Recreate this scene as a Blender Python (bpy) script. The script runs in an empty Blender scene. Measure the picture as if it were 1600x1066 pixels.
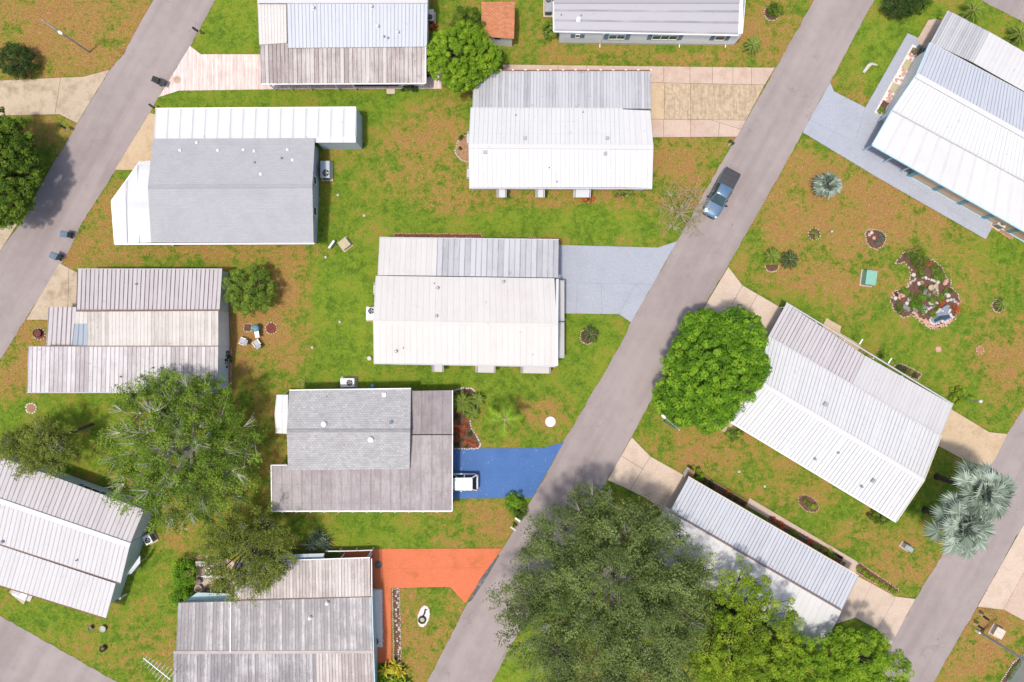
import bpy, math, random
import numpy as np
from mathutils import Vector, Matrix
random.seed(7)
R = math.radians
sc = bpy.context.scene
col = sc.collection
# ------------------------------------------------------------------ camera: drone looking straight down
S = 15.0                    # photo pixels (1600 wide) per metre on the ground
H = 71.11                   # flying height
cam_d = bpy.data.cameras.new('camera'); cam = bpy.data.objects.new('camera', cam_d); col.objects.link(cam)
cam.location = (0, 0, H); cam.rotation_euler = (0, 0, 0)
cam_d.sensor_width = 36; cam_d.lens = 24.0; cam_d.clip_end = 3000
sc.camera = cam
# ------------------------------------------------------------------ sky, sun, exposure
SUN_EL, SUN_AZ = 74.5, 228.0        # light comes from the lower left of the picture
w = bpy.data.worlds.new('World'); sc.world = w; w.use_nodes = True
wn = w.node_tree.nodes; wl = w.node_tree.links
sky = wn.new('ShaderNodeTexSky'); sky.sky_type = 'NISHITA'; sky.sun_disc = False
sky.sun_elevation = R(SUN_EL); sky.sun_rotation = R(SUN_AZ)
sky.air_density = 1.0; sky.dust_density = 3.0; sky.ozone_density = 1.0
wn['Background'].inputs['Strength'].default_value = 0.15
wl.new(sky.outputs['Color'], wn['Background'].inputs['Color'])
sun_d = bpy.data.lights.new('sun', 'SUN'); sun = bpy.data.objects.new('sun', sun_d); col.objects.link(sun)
sun_d.energy = 2.6; sun_d.angle = R(4.5); sun_d.color = (1.0, 0.945, 0.865)
az = R(SUN_AZ)
sd = Vector((math.sin(az) * math.cos(R(SUN_EL)), math.cos(az) * math.cos(R(SUN_EL)), math.sin(R(SUN_EL))))
sun.rotation_euler = sd.to_track_quat('Z', 'Y').to_euler(); sun.location = (-40, -40, 90)
sc.view_settings.view_transform = 'Standard'; sc.view_settings.look = 'None'
sc.view_settings.exposure = 0.30; sc.view_settings.gamma = 1.0
sc.render.engine = 'CYCLES'
sc.cycles.use_denoising = True
sc.cycles.max_bounces = 6; sc.cycles.diffuse_bounces = 3; sc.cycles.transparent_max_bounces = 6
sc.cycles.sample_clamp_indirect = 6.0

# ------------------------------------------------------------------ helpers
def P(px, py, z=0.0):
    """photo position of a point that stands z metres above the ground -> world"""
    f = (1 - z / H) / S
    return Vector(((px - 800) * f, (533 - py) * f, z))
def V(*a): return Vector(a)

ORG = {}
def link(o, parent=None):
    col.objects.link(o)
    if parent is not None: o.parent = parent
    return o
def tag(o, label=None, cat=None, group=None, kind=None):
    if label: o['label'] = label
    if cat: o['category'] = cat
    if group: o['group'] = group
    if kind: o['kind'] = kind
    return o
def thing(name, label, cat, loc, rz=0.0, group=None):
    o = bpy.data.objects.new(name, None); o.empty_display_size = 0.3
    link(o); o.location = loc; o.rotation_euler = (0, 0, rz)
    ORG[o] = Vector(loc)
    return tag(o, label, cat, group)

class MB:
    """collects shapes; build() links them as ONE mesh object"""
    def __init__(s): s.v = []; s.f = []; s.uv = None
    def add(s, vs, fs):
        n = len(s.v); s.v += [tuple(v) for v in vs]; s.f += [tuple(i + n for i in f) for f in fs]; return s
    def box(s, c, d, rz=0.0, tilt=None):
        hx, hy, hz = d[0] / 2, d[1] / 2, d[2] / 2
        m = Matrix.Rotation(rz, 3, 'Z')
        if tilt is not None: m = m @ Matrix.Rotation(tilt[0], 3, 'X') @ Matrix.Rotation(tilt[1], 3, 'Y')
        vs = [Vector(c) + m @ Vector((x, y, z)) for z in (-hz, hz) for x, y in ((-hx, -hy), (hx, -hy), (hx, hy), (-hx, hy))]
        return s.add(vs, [(3, 2, 1, 0), (4, 5, 6, 7), (0, 1, 5, 4), (1, 2, 6, 5), (2, 3, 7, 6), (3, 0, 4, 7)])
    def bbox(s, c, d, rz=0.0, b=0.03):
        """box with a chamfered top edge and corners"""
        hx, hy, hz = d[0] / 2, d[1] / 2, d[2] / 2; b = min(b, hx * .6, hy * .6, hz)
        m = Matrix.Rotation(rz, 3, 'Z'); rings = []
        for z, i in ((-hz, 0), (hz - b, 0), (hz, b)):
            ax, ay = hx - i, hy - i
            rings.append([(-ax + b, -ay), (ax - b, -ay), (ax, -ay + b), (ax, ay - b), (ax - b, ay), (-ax + b, ay), (-ax, ay - b), (-ax, -ay + b)])
        vs = [Vector(c) + m @ Vector((x, y, z)) for z, rg in zip((-hz, hz - b, hz), rings) for x, y in rg]
        fs = [tuple(reversed(range(8))), tuple(range(16, 24))]
        for k in (0, 8):
            for i in range(8): j = (i + 1) % 8; fs.append((k + i, k + j, k + 8 + j, k + 8 + i))
        return s.add(vs, fs)
    def prism(s, pts, z0, z1, bev=0.0):
        """polygon (counter-clockwise or not) pulled from z0 to z1"""
        pts = [(p[0], p[1]) for p in pts]; n = len(pts)
        a = sum(pts[i][0] * pts[(i + 1) % n][1] - pts[(i + 1) % n][0] * pts[i][1] for i in range(n))
        if a < 0: pts.reverse()
        vs = [(x, y, z0) for x, y in pts] + [(x, y, z1) for x, y in pts]
        fs = [tuple(range(n, 2 * n)), tuple(reversed(range(n)))] + [(i, (i + 1) % n, n + (i + 1) % n, n + i) for i in range(n)]
        return s.add(vs, fs)
    def tube(s, pts, rad, n=6, cap=True):
        pts = [Vector(p) for p in pts]; k = len(pts)
        if not hasattr(rad, '__len__'): rad = [rad] * k
        vs = []; up0 = Vector((0.31, 0.17, 0.93))
        for i, p in enumerate(pts):
            t = (pts[min(i + 1, k - 1)] - pts[max(i - 1, 0)])
            t = t.normalized() if t.length > 1e-9 else Vector((0, 0, 1))
            u = up0 if abs(t.dot(up0)) < 0.95 else Vector((1, 0, 0))
            a = t.cross(u).normalized(); b = t.cross(a)
            for j in range(n):
                q = 2 * math.pi * j / n
                vs.append(p + (a * math.cos(q) + b * math.sin(q)) * rad[i])
        fs = [(i * n + j, i * n + (j + 1) % n, (i + 1) * n + (j + 1) % n, (i + 1) * n + j) for i in range(k - 1) for j in range(n)]
        if cap: fs += [tuple(reversed(range(n))), tuple(range((k - 1) * n, k * n))]
        return s.add(vs, fs)
    def lathe(s, c, prof, n=16):
        """prof: (radius, height) from bottom to top, about a vertical axis through c"""
        c = Vector(c); vs = []; k = len(prof)
        for r, z in prof:
            for j in range(n):
                q = 2 * math.pi * j / n; vs.append(c + Vector((r * math.cos(q), r * math.sin(q), z)))
        fs = [(i * n + j, i * n + (j + 1) % n, (i + 1) * n + (j + 1) % n, (i + 1) * n + j) for i in range(k - 1) for j in range(n)]
        fs += [tuple(reversed(range(n))), tuple(range((k - 1) * n, k * n))]
        return s.add(vs, fs)
    def hexa(s, b4, t4):
        return s.add(list(b4) + list(t4), [(3, 2, 1, 0), (4, 5, 6, 7), (0, 1, 5, 4), (1, 2, 6, 5), (2, 3, 7, 6), (3, 0, 4, 7)])
    def bar(s, p, q, w, h):
        """beam of width w and height h from p to q (its top along p-q)"""
        p, q = Vector(p), Vector(q); d = (q - p).normalized(); n = Vector((-d.y, d.x, 0))
        n = n.normalized() * (w / 2) if n.length > 1e-6 else Vector((w / 2, 0, 0)); dn = Vector((0, 0, h))
        return s.hexa([p - n - dn, q - n - dn, q + n - dn, p + n - dn], [p - n, q - n, q + n, p + n])
    def build(s, name, m, parent=None, smooth=False, local=False, uv=None):
        me = bpy.data.meshes.new(name)
        v = np.array(s.v, dtype=float).reshape(-1, 3)
        o = bpy.data.objects.new(name, me)
        if parent is not None:
            org = Vector((0, 0, 0)) if local else ORG[parent]
            ORG[o] = org
        else:
            org = Vector(((v[:, 0].min() + v[:, 0].max()) / 2, (v[:, 1].min() + v[:, 1].max()) / 2, v[:, 2].min()))
            o.location = org; ORG[o] = org
        v = v - np.array(org)
        me.from_pydata(v.tolist(), [], s.f); me.update()
        if smooth: me.polygons.foreach_set('use_smooth', [True] * len(me.polygons))
        if uv is not None:
            l = me.uv_layers.new(name='UVMap')
            vi = np.zeros(len(me.loops), dtype=np.int32); me.loops.foreach_get('vertex_index', vi)
            l.data.foreach_set('uv', np.asarray(uv, dtype=np.float32)[vi].ravel())
        if m is not None: me.materials.append(M[m] if isinstance(m, str) else m)
        return link(o, parent)

def copy_tree(o, parent=None):
    c = o.copy(); link(c)
    if parent is not None: c.parent = parent
    for ch in [x for x in o.children]: copy_tree(ch, c)
    return c

# ------------------------------------------------------------------ materials
M = {}
class NT:
    def __init__(s, name):
        s.m = bpy.data.materials.new(name); s.m.use_nodes = True
        s.n = s.m.node_tree.nodes; s.l = s.m.node_tree.links; s.b = s.n['Principled BSDF']
        M[name] = s.m
    def new(s, t, **k):
        n = s.n.new(t)
        for a, v in k.items():
            if a.startswith('i_'):
                key = a[2:].replace('_', ' '); n.inputs[key].default_value = v
            else: setattr(n, a, v)
        return n
    def math(s, op, a, b=None, c=None, clamp=False):
        n = s.new('ShaderNodeMath', operation=op, use_clamp=clamp)
        for i, x in enumerate((a, b, c)):
            if x is None: continue
            if isinstance(x, (int, float)): n.inputs[i].default_value = x
            else: s.l.new(x, n.inputs[i])
        return n.outputs[0]
    def mix(s, fac, a, b, mode='MIX'):
        n = s.new('ShaderNodeMix', data_type='RGBA', blend_type=mode, clamp_factor=True)
        for i, x in ((0, fac), (6, a), (7, b)):
            if isinstance(x, (int, float)): n.inputs[i].default_value = x
            elif isinstance(x, tuple): n.inputs[i].default_value = (*x, 1) if len(x) == 3 else x
            else: s.l.new(x, n.inputs[i])
        return n.outputs[2]
    def noise(s, vec, scale, detail=4, rough=.55, dist=0.0):
        n = s.new('ShaderNodeTexNoise'); n.inputs['Scale'].default_value = scale; n.inputs['Detail'].default_value = detail
        n.inputs['Roughness'].default_value = rough; n.inputs['Distortion'].default_value = dist
        if vec is not None: s.l.new(vec, n.inputs['Vector'])
        return n.outputs['Fac']
    def ramp(s, x, lo, hi):
        n = s.new('ShaderNodeMapRange', interpolation_type='SMOOTHSTEP', clamp=True)
        n.inputs[1].default_value = lo; n.inputs[2].default_value = hi
        s.l.new(x, n.inputs[0]); return n.outputs[0]
    def pos(s): return s.new('ShaderNodeNewGeometry').outputs['Position']
    def vmul(s, v, k):
        n = s.new('ShaderNodeVectorMath', operation='MULTIPLY'); s.l.new(v, n.inputs[0]); n.inputs[1].default_value = k; return n.outputs[0]
    def bump(s, h, strength=.3, dist=.03):
        n = s.new('ShaderNodeBump'); n.inputs['Strength'].default_value = strength; n.inputs['Distance'].default_value = dist
        s.l.new(h, n.inputs['Height']); s.l.new(n.outputs[0], s.b.inputs['Normal'])
    def out(s, c, rough=.7, metal=0.0, spec=.4):
        if isinstance(c, tuple): s.b.inputs['Base Color'].default_value = (*c, 1)
        else: s.l.new(c, s.b.inputs['Base Color'])
        s.b.inputs['Roughness'].default_value = rough; s.b.inputs['Metallic'].default_value = metal
        s.b.inputs['Specular IOR Level'].default_value = spec
        return s.m

def simple(name, c, rough=.6, metal=0.0, var=.18, scale=3.0, c2=None, thr=(.45, .7), spec=.4, bump=0.0):
    """colour with two sizes of mottling and, with c2, patches of wear"""
    t = NT(name); p = t.pos()
    a = t.noise(p, scale, 5); b = t.noise(p, scale * 7, 3)
    f = t.math('ADD', t.math('MULTIPLY', a, .6), t.math('MULTIPLY', b, .4))
    lo = tuple(x * (1 - var) for x in c); hi = tuple(min(1, x * (1 + var)) for x in c)
    cc = t.mix(t.ramp(f, .3, .7), lo, hi)
    if c2: cc = t.mix(t.ramp(t.noise(p, scale * .6, 6, .65), *thr), cc, c2)
    if bump: t.bump(b, bump, .02)
    return t.out(cc, rough, metal, spec)

def roof_mat(name, base, stain, amt=.5, line=.4, var=.08, linecol=(.12, .11, .11), pw=.42, cross=0.0, rough=.5, thr=(.42, .75), rust=0.0):
    """painted metal: UV.x counts panels, UV.y is metres down the slope"""
    t = NT(name); base, stain, linecol = [tuple(v * k_ for v, k_ in zip(c_, (.715, .70, .675))) for c_ in (base, stain, linecol)]
    uv = t.new('ShaderNodeUVMap').outputs[0]; sp = t.new('ShaderNodeSeparateXYZ'); t.l.new(uv, sp.inputs[0])
    x, y = sp.outputs[0], sp.outputs[1]
    idn = t.math('FLOOR', x); fr = t.math('FRACT', x)
    oi = t.new('ShaderNodeObjectInfo').outputs['Random']
    wn_ = t.new('ShaderNodeTexWhiteNoise', noise_dimensions='2D'); cv = t.new('ShaderNodeCombineXYZ')
    t.l.new(idn, cv.inputs[0]); t.l.new(oi, cv.inputs[1]); t.l.new(cv.outputs[0], wn_.inputs['Vector'])
    rnd = wn_.outputs['Value']
    p = t.pos()
    # streaks that run down the slope
    cv2 = t.new('ShaderNodeCombineXYZ'); t.l.new(t.math('MULTIPLY', x, 1.0), cv2.inputs[0]); t.l.new(t.math('MULTIPLY', y, .22), cv2.inputs[1]); t.l.new(t.math('MULTIPLY', oi, 50), cv2.inputs[2])
    streak = t.noise(cv2.outputs[0], 3.4, 7, .75)
    patch = t.noise(p, .5, 5, .65); fine = t.noise(p, 9, 4, .6)
    f = t.math('ADD', t.math('MULTIPLY', streak, .5), t.math('ADD', t.math('MULTIPLY', patch, .35), t.math('MULTIPLY', fine, .15)))
    f = t.math('ADD', f, t.math('MULTIPLY', t.math('SUBTRACT', rnd, .5), var * 1.5))
    c = t.mix(t.math('MULTIPLY', t.ramp(f, *thr), amt), base, stain)
    c = t.mix(t.math('MULTIPLY', rnd, var * 2), c, tuple(v * .72 for v in base))
    if rust > 0: c = t.mix(t.math('MULTIPLY', t.ramp(t.noise(p, 3.2, 6, .75), .6, .72), rust), c, (.28, .15, .09))
    # dark lines along the seams, broken up by noise
    d = t.math('ABSOLUTE', t.math('SUBTRACT', fr, .10))
    m_ = t.math('MULTIPLY', t.math('SUBTRACT', 1.0, t.ramp(d, .03, .15)), t.ramp(t.noise(cv2.outputs[0], 1.1, 4), .2, .6))
    c = t.mix(t.math('MULTIPLY', m_, line), c, linecol)
    if cross:
        fy = t.math('FRACT', t.math('DIVIDE', y, cross)); my = t.math('SUBTRACT', 1.0, t.ramp(fy, .008, .03))
        c = t.mix(t.math('MULTIPLY', my, .35), c, linecol)
    # grime blown into soft patches and a few sealed repairs
    c = t.mix(t.math('MULTIPLY', t.ramp(t.noise(p, .23, 6, .7), .52, .70), .16), c, stain)
    c = t.mix(t.math('MULTIPLY', t.ramp(t.noise(p, 1.9, 2, .4), .72, .76), .45), c, tuple(v * .8 for v in stain))
    t.bump(t.noise(p, 1.6, 4), .18, .05)
    return t.out(c, rough, 0.0, .35)
# ================================================================== ground, roads, driveways
DRY = [(100,50,110,45,.80),(40,140,60,25,.55),(60,215,40,30,.5),(360,40,45,45,.02),(340,150,90,12,.05),(460,150,120,12,.2),
 (600,150,60,30,.12),(640,225,22,45,.66),(690,190,25,40,.62),(620,270,30,30,.45),(560,320,40,40,.25),(720,320,40,20,.68),(730,290,40,20,.6),(860,312,50,12,.62),
 (790,345,120,14,.02),(950,345,60,20,.1),(540,440,50,50,.02),(560,520,40,60,.02),(455,430,25,45,.8),(300,395,180,9,.66),(160,330,25,40,.55),(130,390,25,20,.6),
 (395,525,40,30,.92),(30,560,30,45,.75),(90,640,60,18,.15),(120,700,30,25,.2),(440,560,30,40,.55),(420,640,30,40,.45),(430,780,40,60,.4),(500,590,40,15,.15),
 (700,595,90,10,.06),(820,610,50,15,.1),(850,632,28,18,.7),(790,640,30,20,.45),(920,560,40,60,.08),(760,820,40,25,.6),(620,830,60,18,.12),(560,850,40,10,.1),(690,830,30,15,.5),
 (690,1000,40,50,.55),(660,940,40,18,.4),(640,990,12,60,.65),(200,880,30,60,.22),(70,970,60,20,.18),(140,1000,40,30,.35),(240,1030,30,40,.52),(260,960,15,60,.3),(290,820,40,30,.5),
 (1060,250,50,30,.62),(1000,310,50,15,.55),(1090,310,30,25,.55),(1200,60,40,50,.6),(860,75,15,30,.55),(960,90,90,10,.5),(1130,95,60,8,.6),(820,85,20,15,.35),(1410,70,50,45,.02),(1330,155,20,12,.55),
 (1360,320,120,40,.78),(1250,300,40,40,.62),(1290,430,60,30,.72),(1190,470,25,25,.4),(1240,480,40,20,.08),(1320,470,40,30,.4),(1380,520,40,20,.3),(1480,350,40,20,.55),(1560,390,30,20,.15),(1540,450,40,50,.4),(1470,560,50,40,.25),
 (1560,570,40,40,.7),(1400,600,30,15,.2),(1560,660,30,20,.35),(1520,620,30,20,.2),(1050,640,40,30,.4),(1110,700,40,25,.66),(1170,740,40,20,.4),(1030,690,25,20,.45),(1250,760,40,25,.5),(1350,830,40,20,.5),(1420,880,40,30,.62),(1310,810,30,20,.3),
 (1540,1000,50,40,.74),(1590,1000,15,40,.4),(800,1050,30,30,.02),(1340,1000,30,20,.02),(1450,770,25,30,.15),(600,400,40,20,.05),(640,600,60,8,.1),(700,250,25,25,.5),(750,85,20,30,.4),(1480,60,30,30,.1),(1570,60,30,30,.2),(10,700,30,30,.15)]
def dry_at(X, Y):
    px = X * S + 800; py = 533 - Y * S
    num = np.full(px.shape, .25 * .35); den = np.full(px.shape, .25)
    for cx, cy, rx, ry, v in DRY:
        g = np.exp(-(((px - cx) / (rx * 1.15)) ** 2 + ((py - cy) / (ry * 1.15)) ** 2)); num += g * v; den += g
    return num / den

def lawn_mat():
    t = NT('lawn'); p = t.pos()
    sp = t.new('ShaderNodeSeparateXYZ'); t.l.new(p, sp.inputs[0]); cb = t.new('ShaderNodeCombineXYZ')
    t.l.new(sp.outputs[0], cb.inputs[0]); t.l.new(sp.outputs[1], cb.inputs[1]); p = cb.outputs[0]
    at = t.new('ShaderNodeAttribute', attribute_name='dry').outputs['Fac']
    n1 = t.noise(p, .30, 5, .6); n2 = t.noise(p, 1.3, 6, .68, .4); n3 = t.noise(p, 4.2, 6, .72, .5); n4 = t.noise(p, 19, 3, .6)
    def dev(n, k): return t.math('MULTIPLY', t.math('SUBTRACT', n, .5), k)
    d = t.math('ADD', t.math('ADD', at, dev(n1, 1.25)), t.math('ADD', dev(n2, 1.6), t.math('ADD', dev(n3, 1.25), dev(n4, .65))))
    gmix = t.math('ADD', t.math('MULTIPLY', n2, .45), t.math('ADD', t.math('MULTIPLY', n3, .35), t.math('MULTIPLY', n4, .2)))
    g = t.mix(t.ramp(gmix, .36, .64), (.070, .130, .014), (.215, .325, .026))
    g = t.mix(t.math('MULTIPLY', t.ramp(n1, .42, .65), .5), g, (.285, .345, .034))
    c = t.mix(t.ramp(d, .28, .54), g, (.27, .215, .036))
    straw = t.mix(t.ramp(n4, .38, .62), (.235, .112, .030), (.47, .275, .095))
    c = t.mix(t.ramp(d, .50, .70), c, straw)
    soil = t.mix(t.ramp(n3, .35, .65), (.30, .140, .050), (.46, .250, .105))
    c = t.mix(t.math('MULTIPLY', t.ramp(d, .80, 1.05), .75), c, soil)
    # darker weeds sprinkled through
    wd = t.ramp(t.noise(p, 3.1, 3, .5, .3), .62, .72)
    c = t.mix(t.math('MULTIPLY', wd, .6), c, (.055, .090, .012))
    # pale strands of dead grass lying through the dry parts
    st = t.ramp(t.noise(p, 5.0, 5, .7, 1.6), .54, .64)
    c = t.mix(t.math('MULTIPLY', st, t.math('MULTIPLY', t.ramp(d, .30, .62), .62)), c, (.57, .385, .17))
    dk = t.ramp(t.noise(p, 6.5, 4, .65, .8), .57, .66)
    c = t.mix(t.math('MULTIPLY', dk, t.math('MULTIPLY', t.ramp(d, .35, .7), .60)), c, (.10, .105, .020))
    # small bright blades
    sp2 = t.ramp(t.noise(p, 34, 2, .5), .62, .75)
    c = t.mix(t.math('MULTIPLY', sp2, .30), c, (.36, .31, .12))
    sh = t.ramp(t.noise(p, 11, 5, .75), .30, .70)
    c = t.mix(.55, c, t.mix(sh, (.38, .38, .38), (1, 1, 1)), 'MULTIPLY')
    t.bump(t.math('ADD', n4, t.math('MULTIPLY', n3, .6)), .7, .05)
    return t.out(c, .95, 0, .1)
lawn_mat()

def asphalt():
    t = NT('asphalt'); p = t.pos()
    big = t.noise(p, .11, 4, .6); mid = t.noise(p, .8, 5, .6); fine = t.noise(p, 16, 4, .7)
    # worn tracks along the lanes
    rot = t.new('ShaderNodeVectorRotate', rotation_type='Z_AXIS'); t.l.new(p, rot.inputs['Vector']); rot.inputs['Angle'].default_value = R(-61)
    tr = t.noise(t.vmul(rot.outputs[0], (.035, .75, 0)), 1.0, 3, .5)
    f = t.math('ADD', t.math('MULTIPLY', big, .35), t.math('ADD', t.math('MULTIPLY', mid, .2), t.math('ADD', t.math('MULTIPLY', fine, .2), t.math('MULTIPLY', tr, .35))))
    c = t.mix(t.ramp(f, .40, .68), (.245, .203, .192), (.332, .280, .265))
    c = t.mix(t.math('MULTIPLY', t.ramp(t.noise(p, .45, 6, .75), .60, .74), .30), c, (.18, .15, .15))
    c = t.mix(t.math('MULTIPLY', t.ramp(t.noise(p, 22, 2, .5), .55, .72), .25), c, (.43, .37, .365))
    c = t.mix(t.math('MULTIPLY', t.ramp(t.noise(p, 2.2, 2, .5), .74, .80), .7), c, (.07, .06, .06))
    vo = t.new('ShaderNodeTexVoronoi', feature='DISTANCE_TO_EDGE'); wp = t.new('ShaderNodeVectorMath', operation='ADD'); nz = t.new('ShaderNodeTexNoise'); nz.inputs['Scale'].default_value = .9; t.l.new(p, nz.inputs['Vector'])
    t.l.new(p, wp.inputs[0]); t.l.new(t.vmul(nz.outputs['Color'], (2.2, 2.2, 0)), wp.inputs[1]); t.l.new(wp.outputs[0], vo.inputs['Vector']); vo.inputs['Scale'].default_value = .16
    ck = t.math('MULTIPLY', t.math('SUBTRACT', 1.0, t.ramp(vo.outputs['Distance'], .003, .010)), t.ramp(t.noise(p, .3, 3), .45, .6))
    c = t.mix(t.math('MULTIPLY', ck, .28), c, (.16, .13, .13))
    t.bump(fine, .35, .02)
    return t.out(c, .9, 0, .25)
asphalt()
def concrete(name, c, stain, amt=.5, scale=.6, thr=(.45, .7), spots=0.0, spotcol=(.8, .8, .8), rough=.85, directional=None):
    t = NT(name); p = t.pos(); oi = t.new('ShaderNodeObjectInfo').outputs['Random']
    a = t.noise(p, scale, 6, .65, .3); b = t.noise(p, 6, 5, .65); f_ = t.noise(p, 30, 2)
    cc = t.mix(t.ramp(b, .3, .7), tuple(x * .90 for x in c), tuple(min(1, x * 1.08) for x in c))
    cc = t.mix(t.math('MULTIPLY', oi, .22), cc, tuple(x * .72 for x in c))
    cc = t.mix(t.math('MULTIPLY', t.ramp(a, *thr), amt), cc, stain)
    if directional:
        pp = t.vmul(p, directional); cc = t.mix(t.math('MULTIPLY', t.ramp(t.noise(pp, 1.0, 4, .6), .42, .66), .55), cc, stain)
    if spots: cc = t.mix(t.math('MULTIPLY', t.ramp(t.noise(p, 2.6, 4, .6, .8), .63, .72), spots), cc, spotcol)
    cc = t.mix(t.math('MULTIPLY', t.ramp(f_, .55, .75), .15), cc, tuple(x * .7 for x in c))
    t.bump(b, .12, .02)
    return t.out(cc, rough, 0, .3)
concrete('conc_tan', (.52, .39, .25), (.30, .19, .10), .45)
concrete('conc_pale', (.56, .44, .345), (.36, .26, .18), .35)
concrete('conc_pinkgrey', (.52, .39, .31), (.36, .24, .17), .45)
concrete('conc_stained', (.52, .405, .275), (.27, .195, .12), .6, 2.2, (.40, .66), directional=(5, .6, 1))
concrete('conc_dirty', (.47, .375, .265), (.22, .155, .10), .65, .7, (.44, .72))
concrete('paint_greyblue', (.355, .37, .415), (.29, .305, .345), .6, .5)
concrete('paint_blue', (.056, .138, .34), (.042, .105, .27), .6, .5, spots=.5, spotcol=(.30, .40, .56), rough=.7)
concrete('paint_orange', (.60, .155, .065), (.40, .115, .030), .7, .45, (.46, .70), spots=.18, spotcol=(.8, .5, .4), rough=.75)
concrete('joint_dirt', (.17, .125, .085), (.10, .075, .05), .5)
concrete('joint_blue', (.22, .25, .33), (.18, .2, .27), .5)
concrete('tar', (.10, .095, .095), (.22, .21, .21), .7, 2.0)

def paver_mat():
    t = NT('plank_pavers'); p = t.pos(); sp = t.new('ShaderNodeSeparateXYZ'); t.l.new(p, sp.inputs[0])
    x = t.math('MULTIPLY', sp.outputs[0], 2.55); fr = t.math('FRACT', x)
    wn_ = t.new('ShaderNodeTexWhiteNoise', noise_dimensions='1D'); t.l.new(t.math('FLOOR', x), wn_.inputs['W'])
    c = t.mix(wn_.outputs['Value'], (.50, .37, .325), (.62, .50, .455))
    ns = t.noise(t.vmul(p, (3, .5, 1)), 1.2, 5, .65)
    c = t.mix(t.math('MULTIPLY', t.ramp(ns, .4, .65), .6), c, (.72, .63, .58))
    l = t.math('SUBTRACT', 1.0, t.ramp(t.math('ABSOLUTE', t.math('SUBTRACT', fr, .5)), .04, .12))
    c = t.mix(t.math('MULTIPLY', l, .5), c, (.78, .72, .68))
    c = t.mix(t.math('MULTIPLY', t.ramp(t.noise(p, .7, 4), .5, .75), .35), c, (.40, .27, .24))
    return t.out(c, .8, 0, .3)
paver_mat()

EXCL = []          # ground polygons where no grass grows
def pip(X, Y, poly):
    r = np.zeros(X.shape, bool); n = len(poly)
    for i in range(n):
        x0, y0 = poly[i][:2]; x1, y1 = poly[(i + 1) % n][:2]
        if y0 == y1: continue
        c = ((y0 > Y) != (y1 > Y)) & (X < (x1 - x0) * (Y - y0) / (y1 - y0) + x0); r ^= c
    return r
# ---- the ground: one sheet, fine where the picture looks, coarse to the horizon
xs = np.concatenate([[-900, -400, -160, -90], np.arange(-66, 66.01, .5), [90, 160, 400, 900]])
ys = np.concatenate([[-900, -400, -120, -70], np.arange(-45, 45.01, .5), [70, 120, 400, 900]])
gx, gy = np.meshgrid(xs, ys); nx, ny = len(xs), len(ys)
gv = np.stack([gx.ravel(), gy.ravel(), np.zeros(gx.size)], 1)
ii = (np.arange(ny - 1)[:, None] * nx + np.arange(nx - 1)[None, :]).ravel()
gf = np.stack([ii, ii + 1, ii + 1 + nx, ii + nx], 1)
me = bpy.data.meshes.new('ground'); me.from_pydata(gv.tolist(), [], gf.tolist())
me.attributes.new('dry', 'FLOAT', 'POINT').data.foreach_set('value', dry_at(gv[:, 0], gv[:, 1]).astype(np.float32))
me.materials.append(M['lawn']); g = bpy.data.objects.new('ground', me); link(g)
tag(g, 'patchy green and straw coloured lawn between the homes', kind='structure')

def densify(pts, step=.6, jit=.03, seed=1):
    rg = random.Random(seed); o = []
    for i in range(len(pts)):
        a, b = pts[i], pts[(i + 1) % len(pts)]; n = max(1, int((b - a).length / step))
        for k in range(n):
            q = a.lerp(b, k / n); o.append(Vector((q.x + rg.uniform(-jit, jit), q.y + rg.uniform(-jit, jit), q.z)))
    return o
EDGES = []
def road(name, label, pts, m='asphalt', z=.012):
    w_ = densify([P(*p) for p in pts], .5, .06, len(pts)); EXCL.append([(p.x, p.y) for p in w_]); EDGES.append(w_)
    o = MB().prism(w_, -.1, z).build(name, m); tag(o, label, kind='structure'); return o
road('road', 'grey asphalt street running past the white homes and the parked pickup',
     [(1382,-200),(1272,0),(1214,104),(1155,207),(1110,285),(1059,376),(987,502),(969,540),(882,688),(845,757),(793,845),(727,949),(668,1066),(560,1260),
      (662,1260),(768,1066),(803,1001),(860,905),(948,751),(987,683),(1021,617),(1105,470),(1139,412),(1210,287),(1254,207),(1297,129),(1366,0),(1472,-200)])
road('road', 'grey asphalt street beside the wheeled trash bins',
     [(350,-200),(240,0),(218,39),(192,87),(171,110),(121,193),(75,270),(34,347),(0,394),(-160,650),(-160,818),(0,562),(43,494),(100,407),(129,347),(171,281),(234,176),(248,151),(297,73),(337,0),(447,-200)])
road('road', 'grey asphalt street shaded by the two silver fan palms', [(1700,470),(1600,638),(1574,678),(1556,712),(1474,865),(1430,936),(1391,1009),(1270,1215),(1368,1215),(1458,1066),(1527,948),(1600,817),(1700,645)])
road('road', 'bare grey asphalt street past the lawn with three small pots', [(-300,800),(0,962),(179,1064),(420,1200),(-300,1300)])
road('road', 'short stretch of asphalt street behind the home with the long planter', [(1450,-46),(1532,0),(1600,36),(1760,120),(1760,-120),(1450,-200)])

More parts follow.
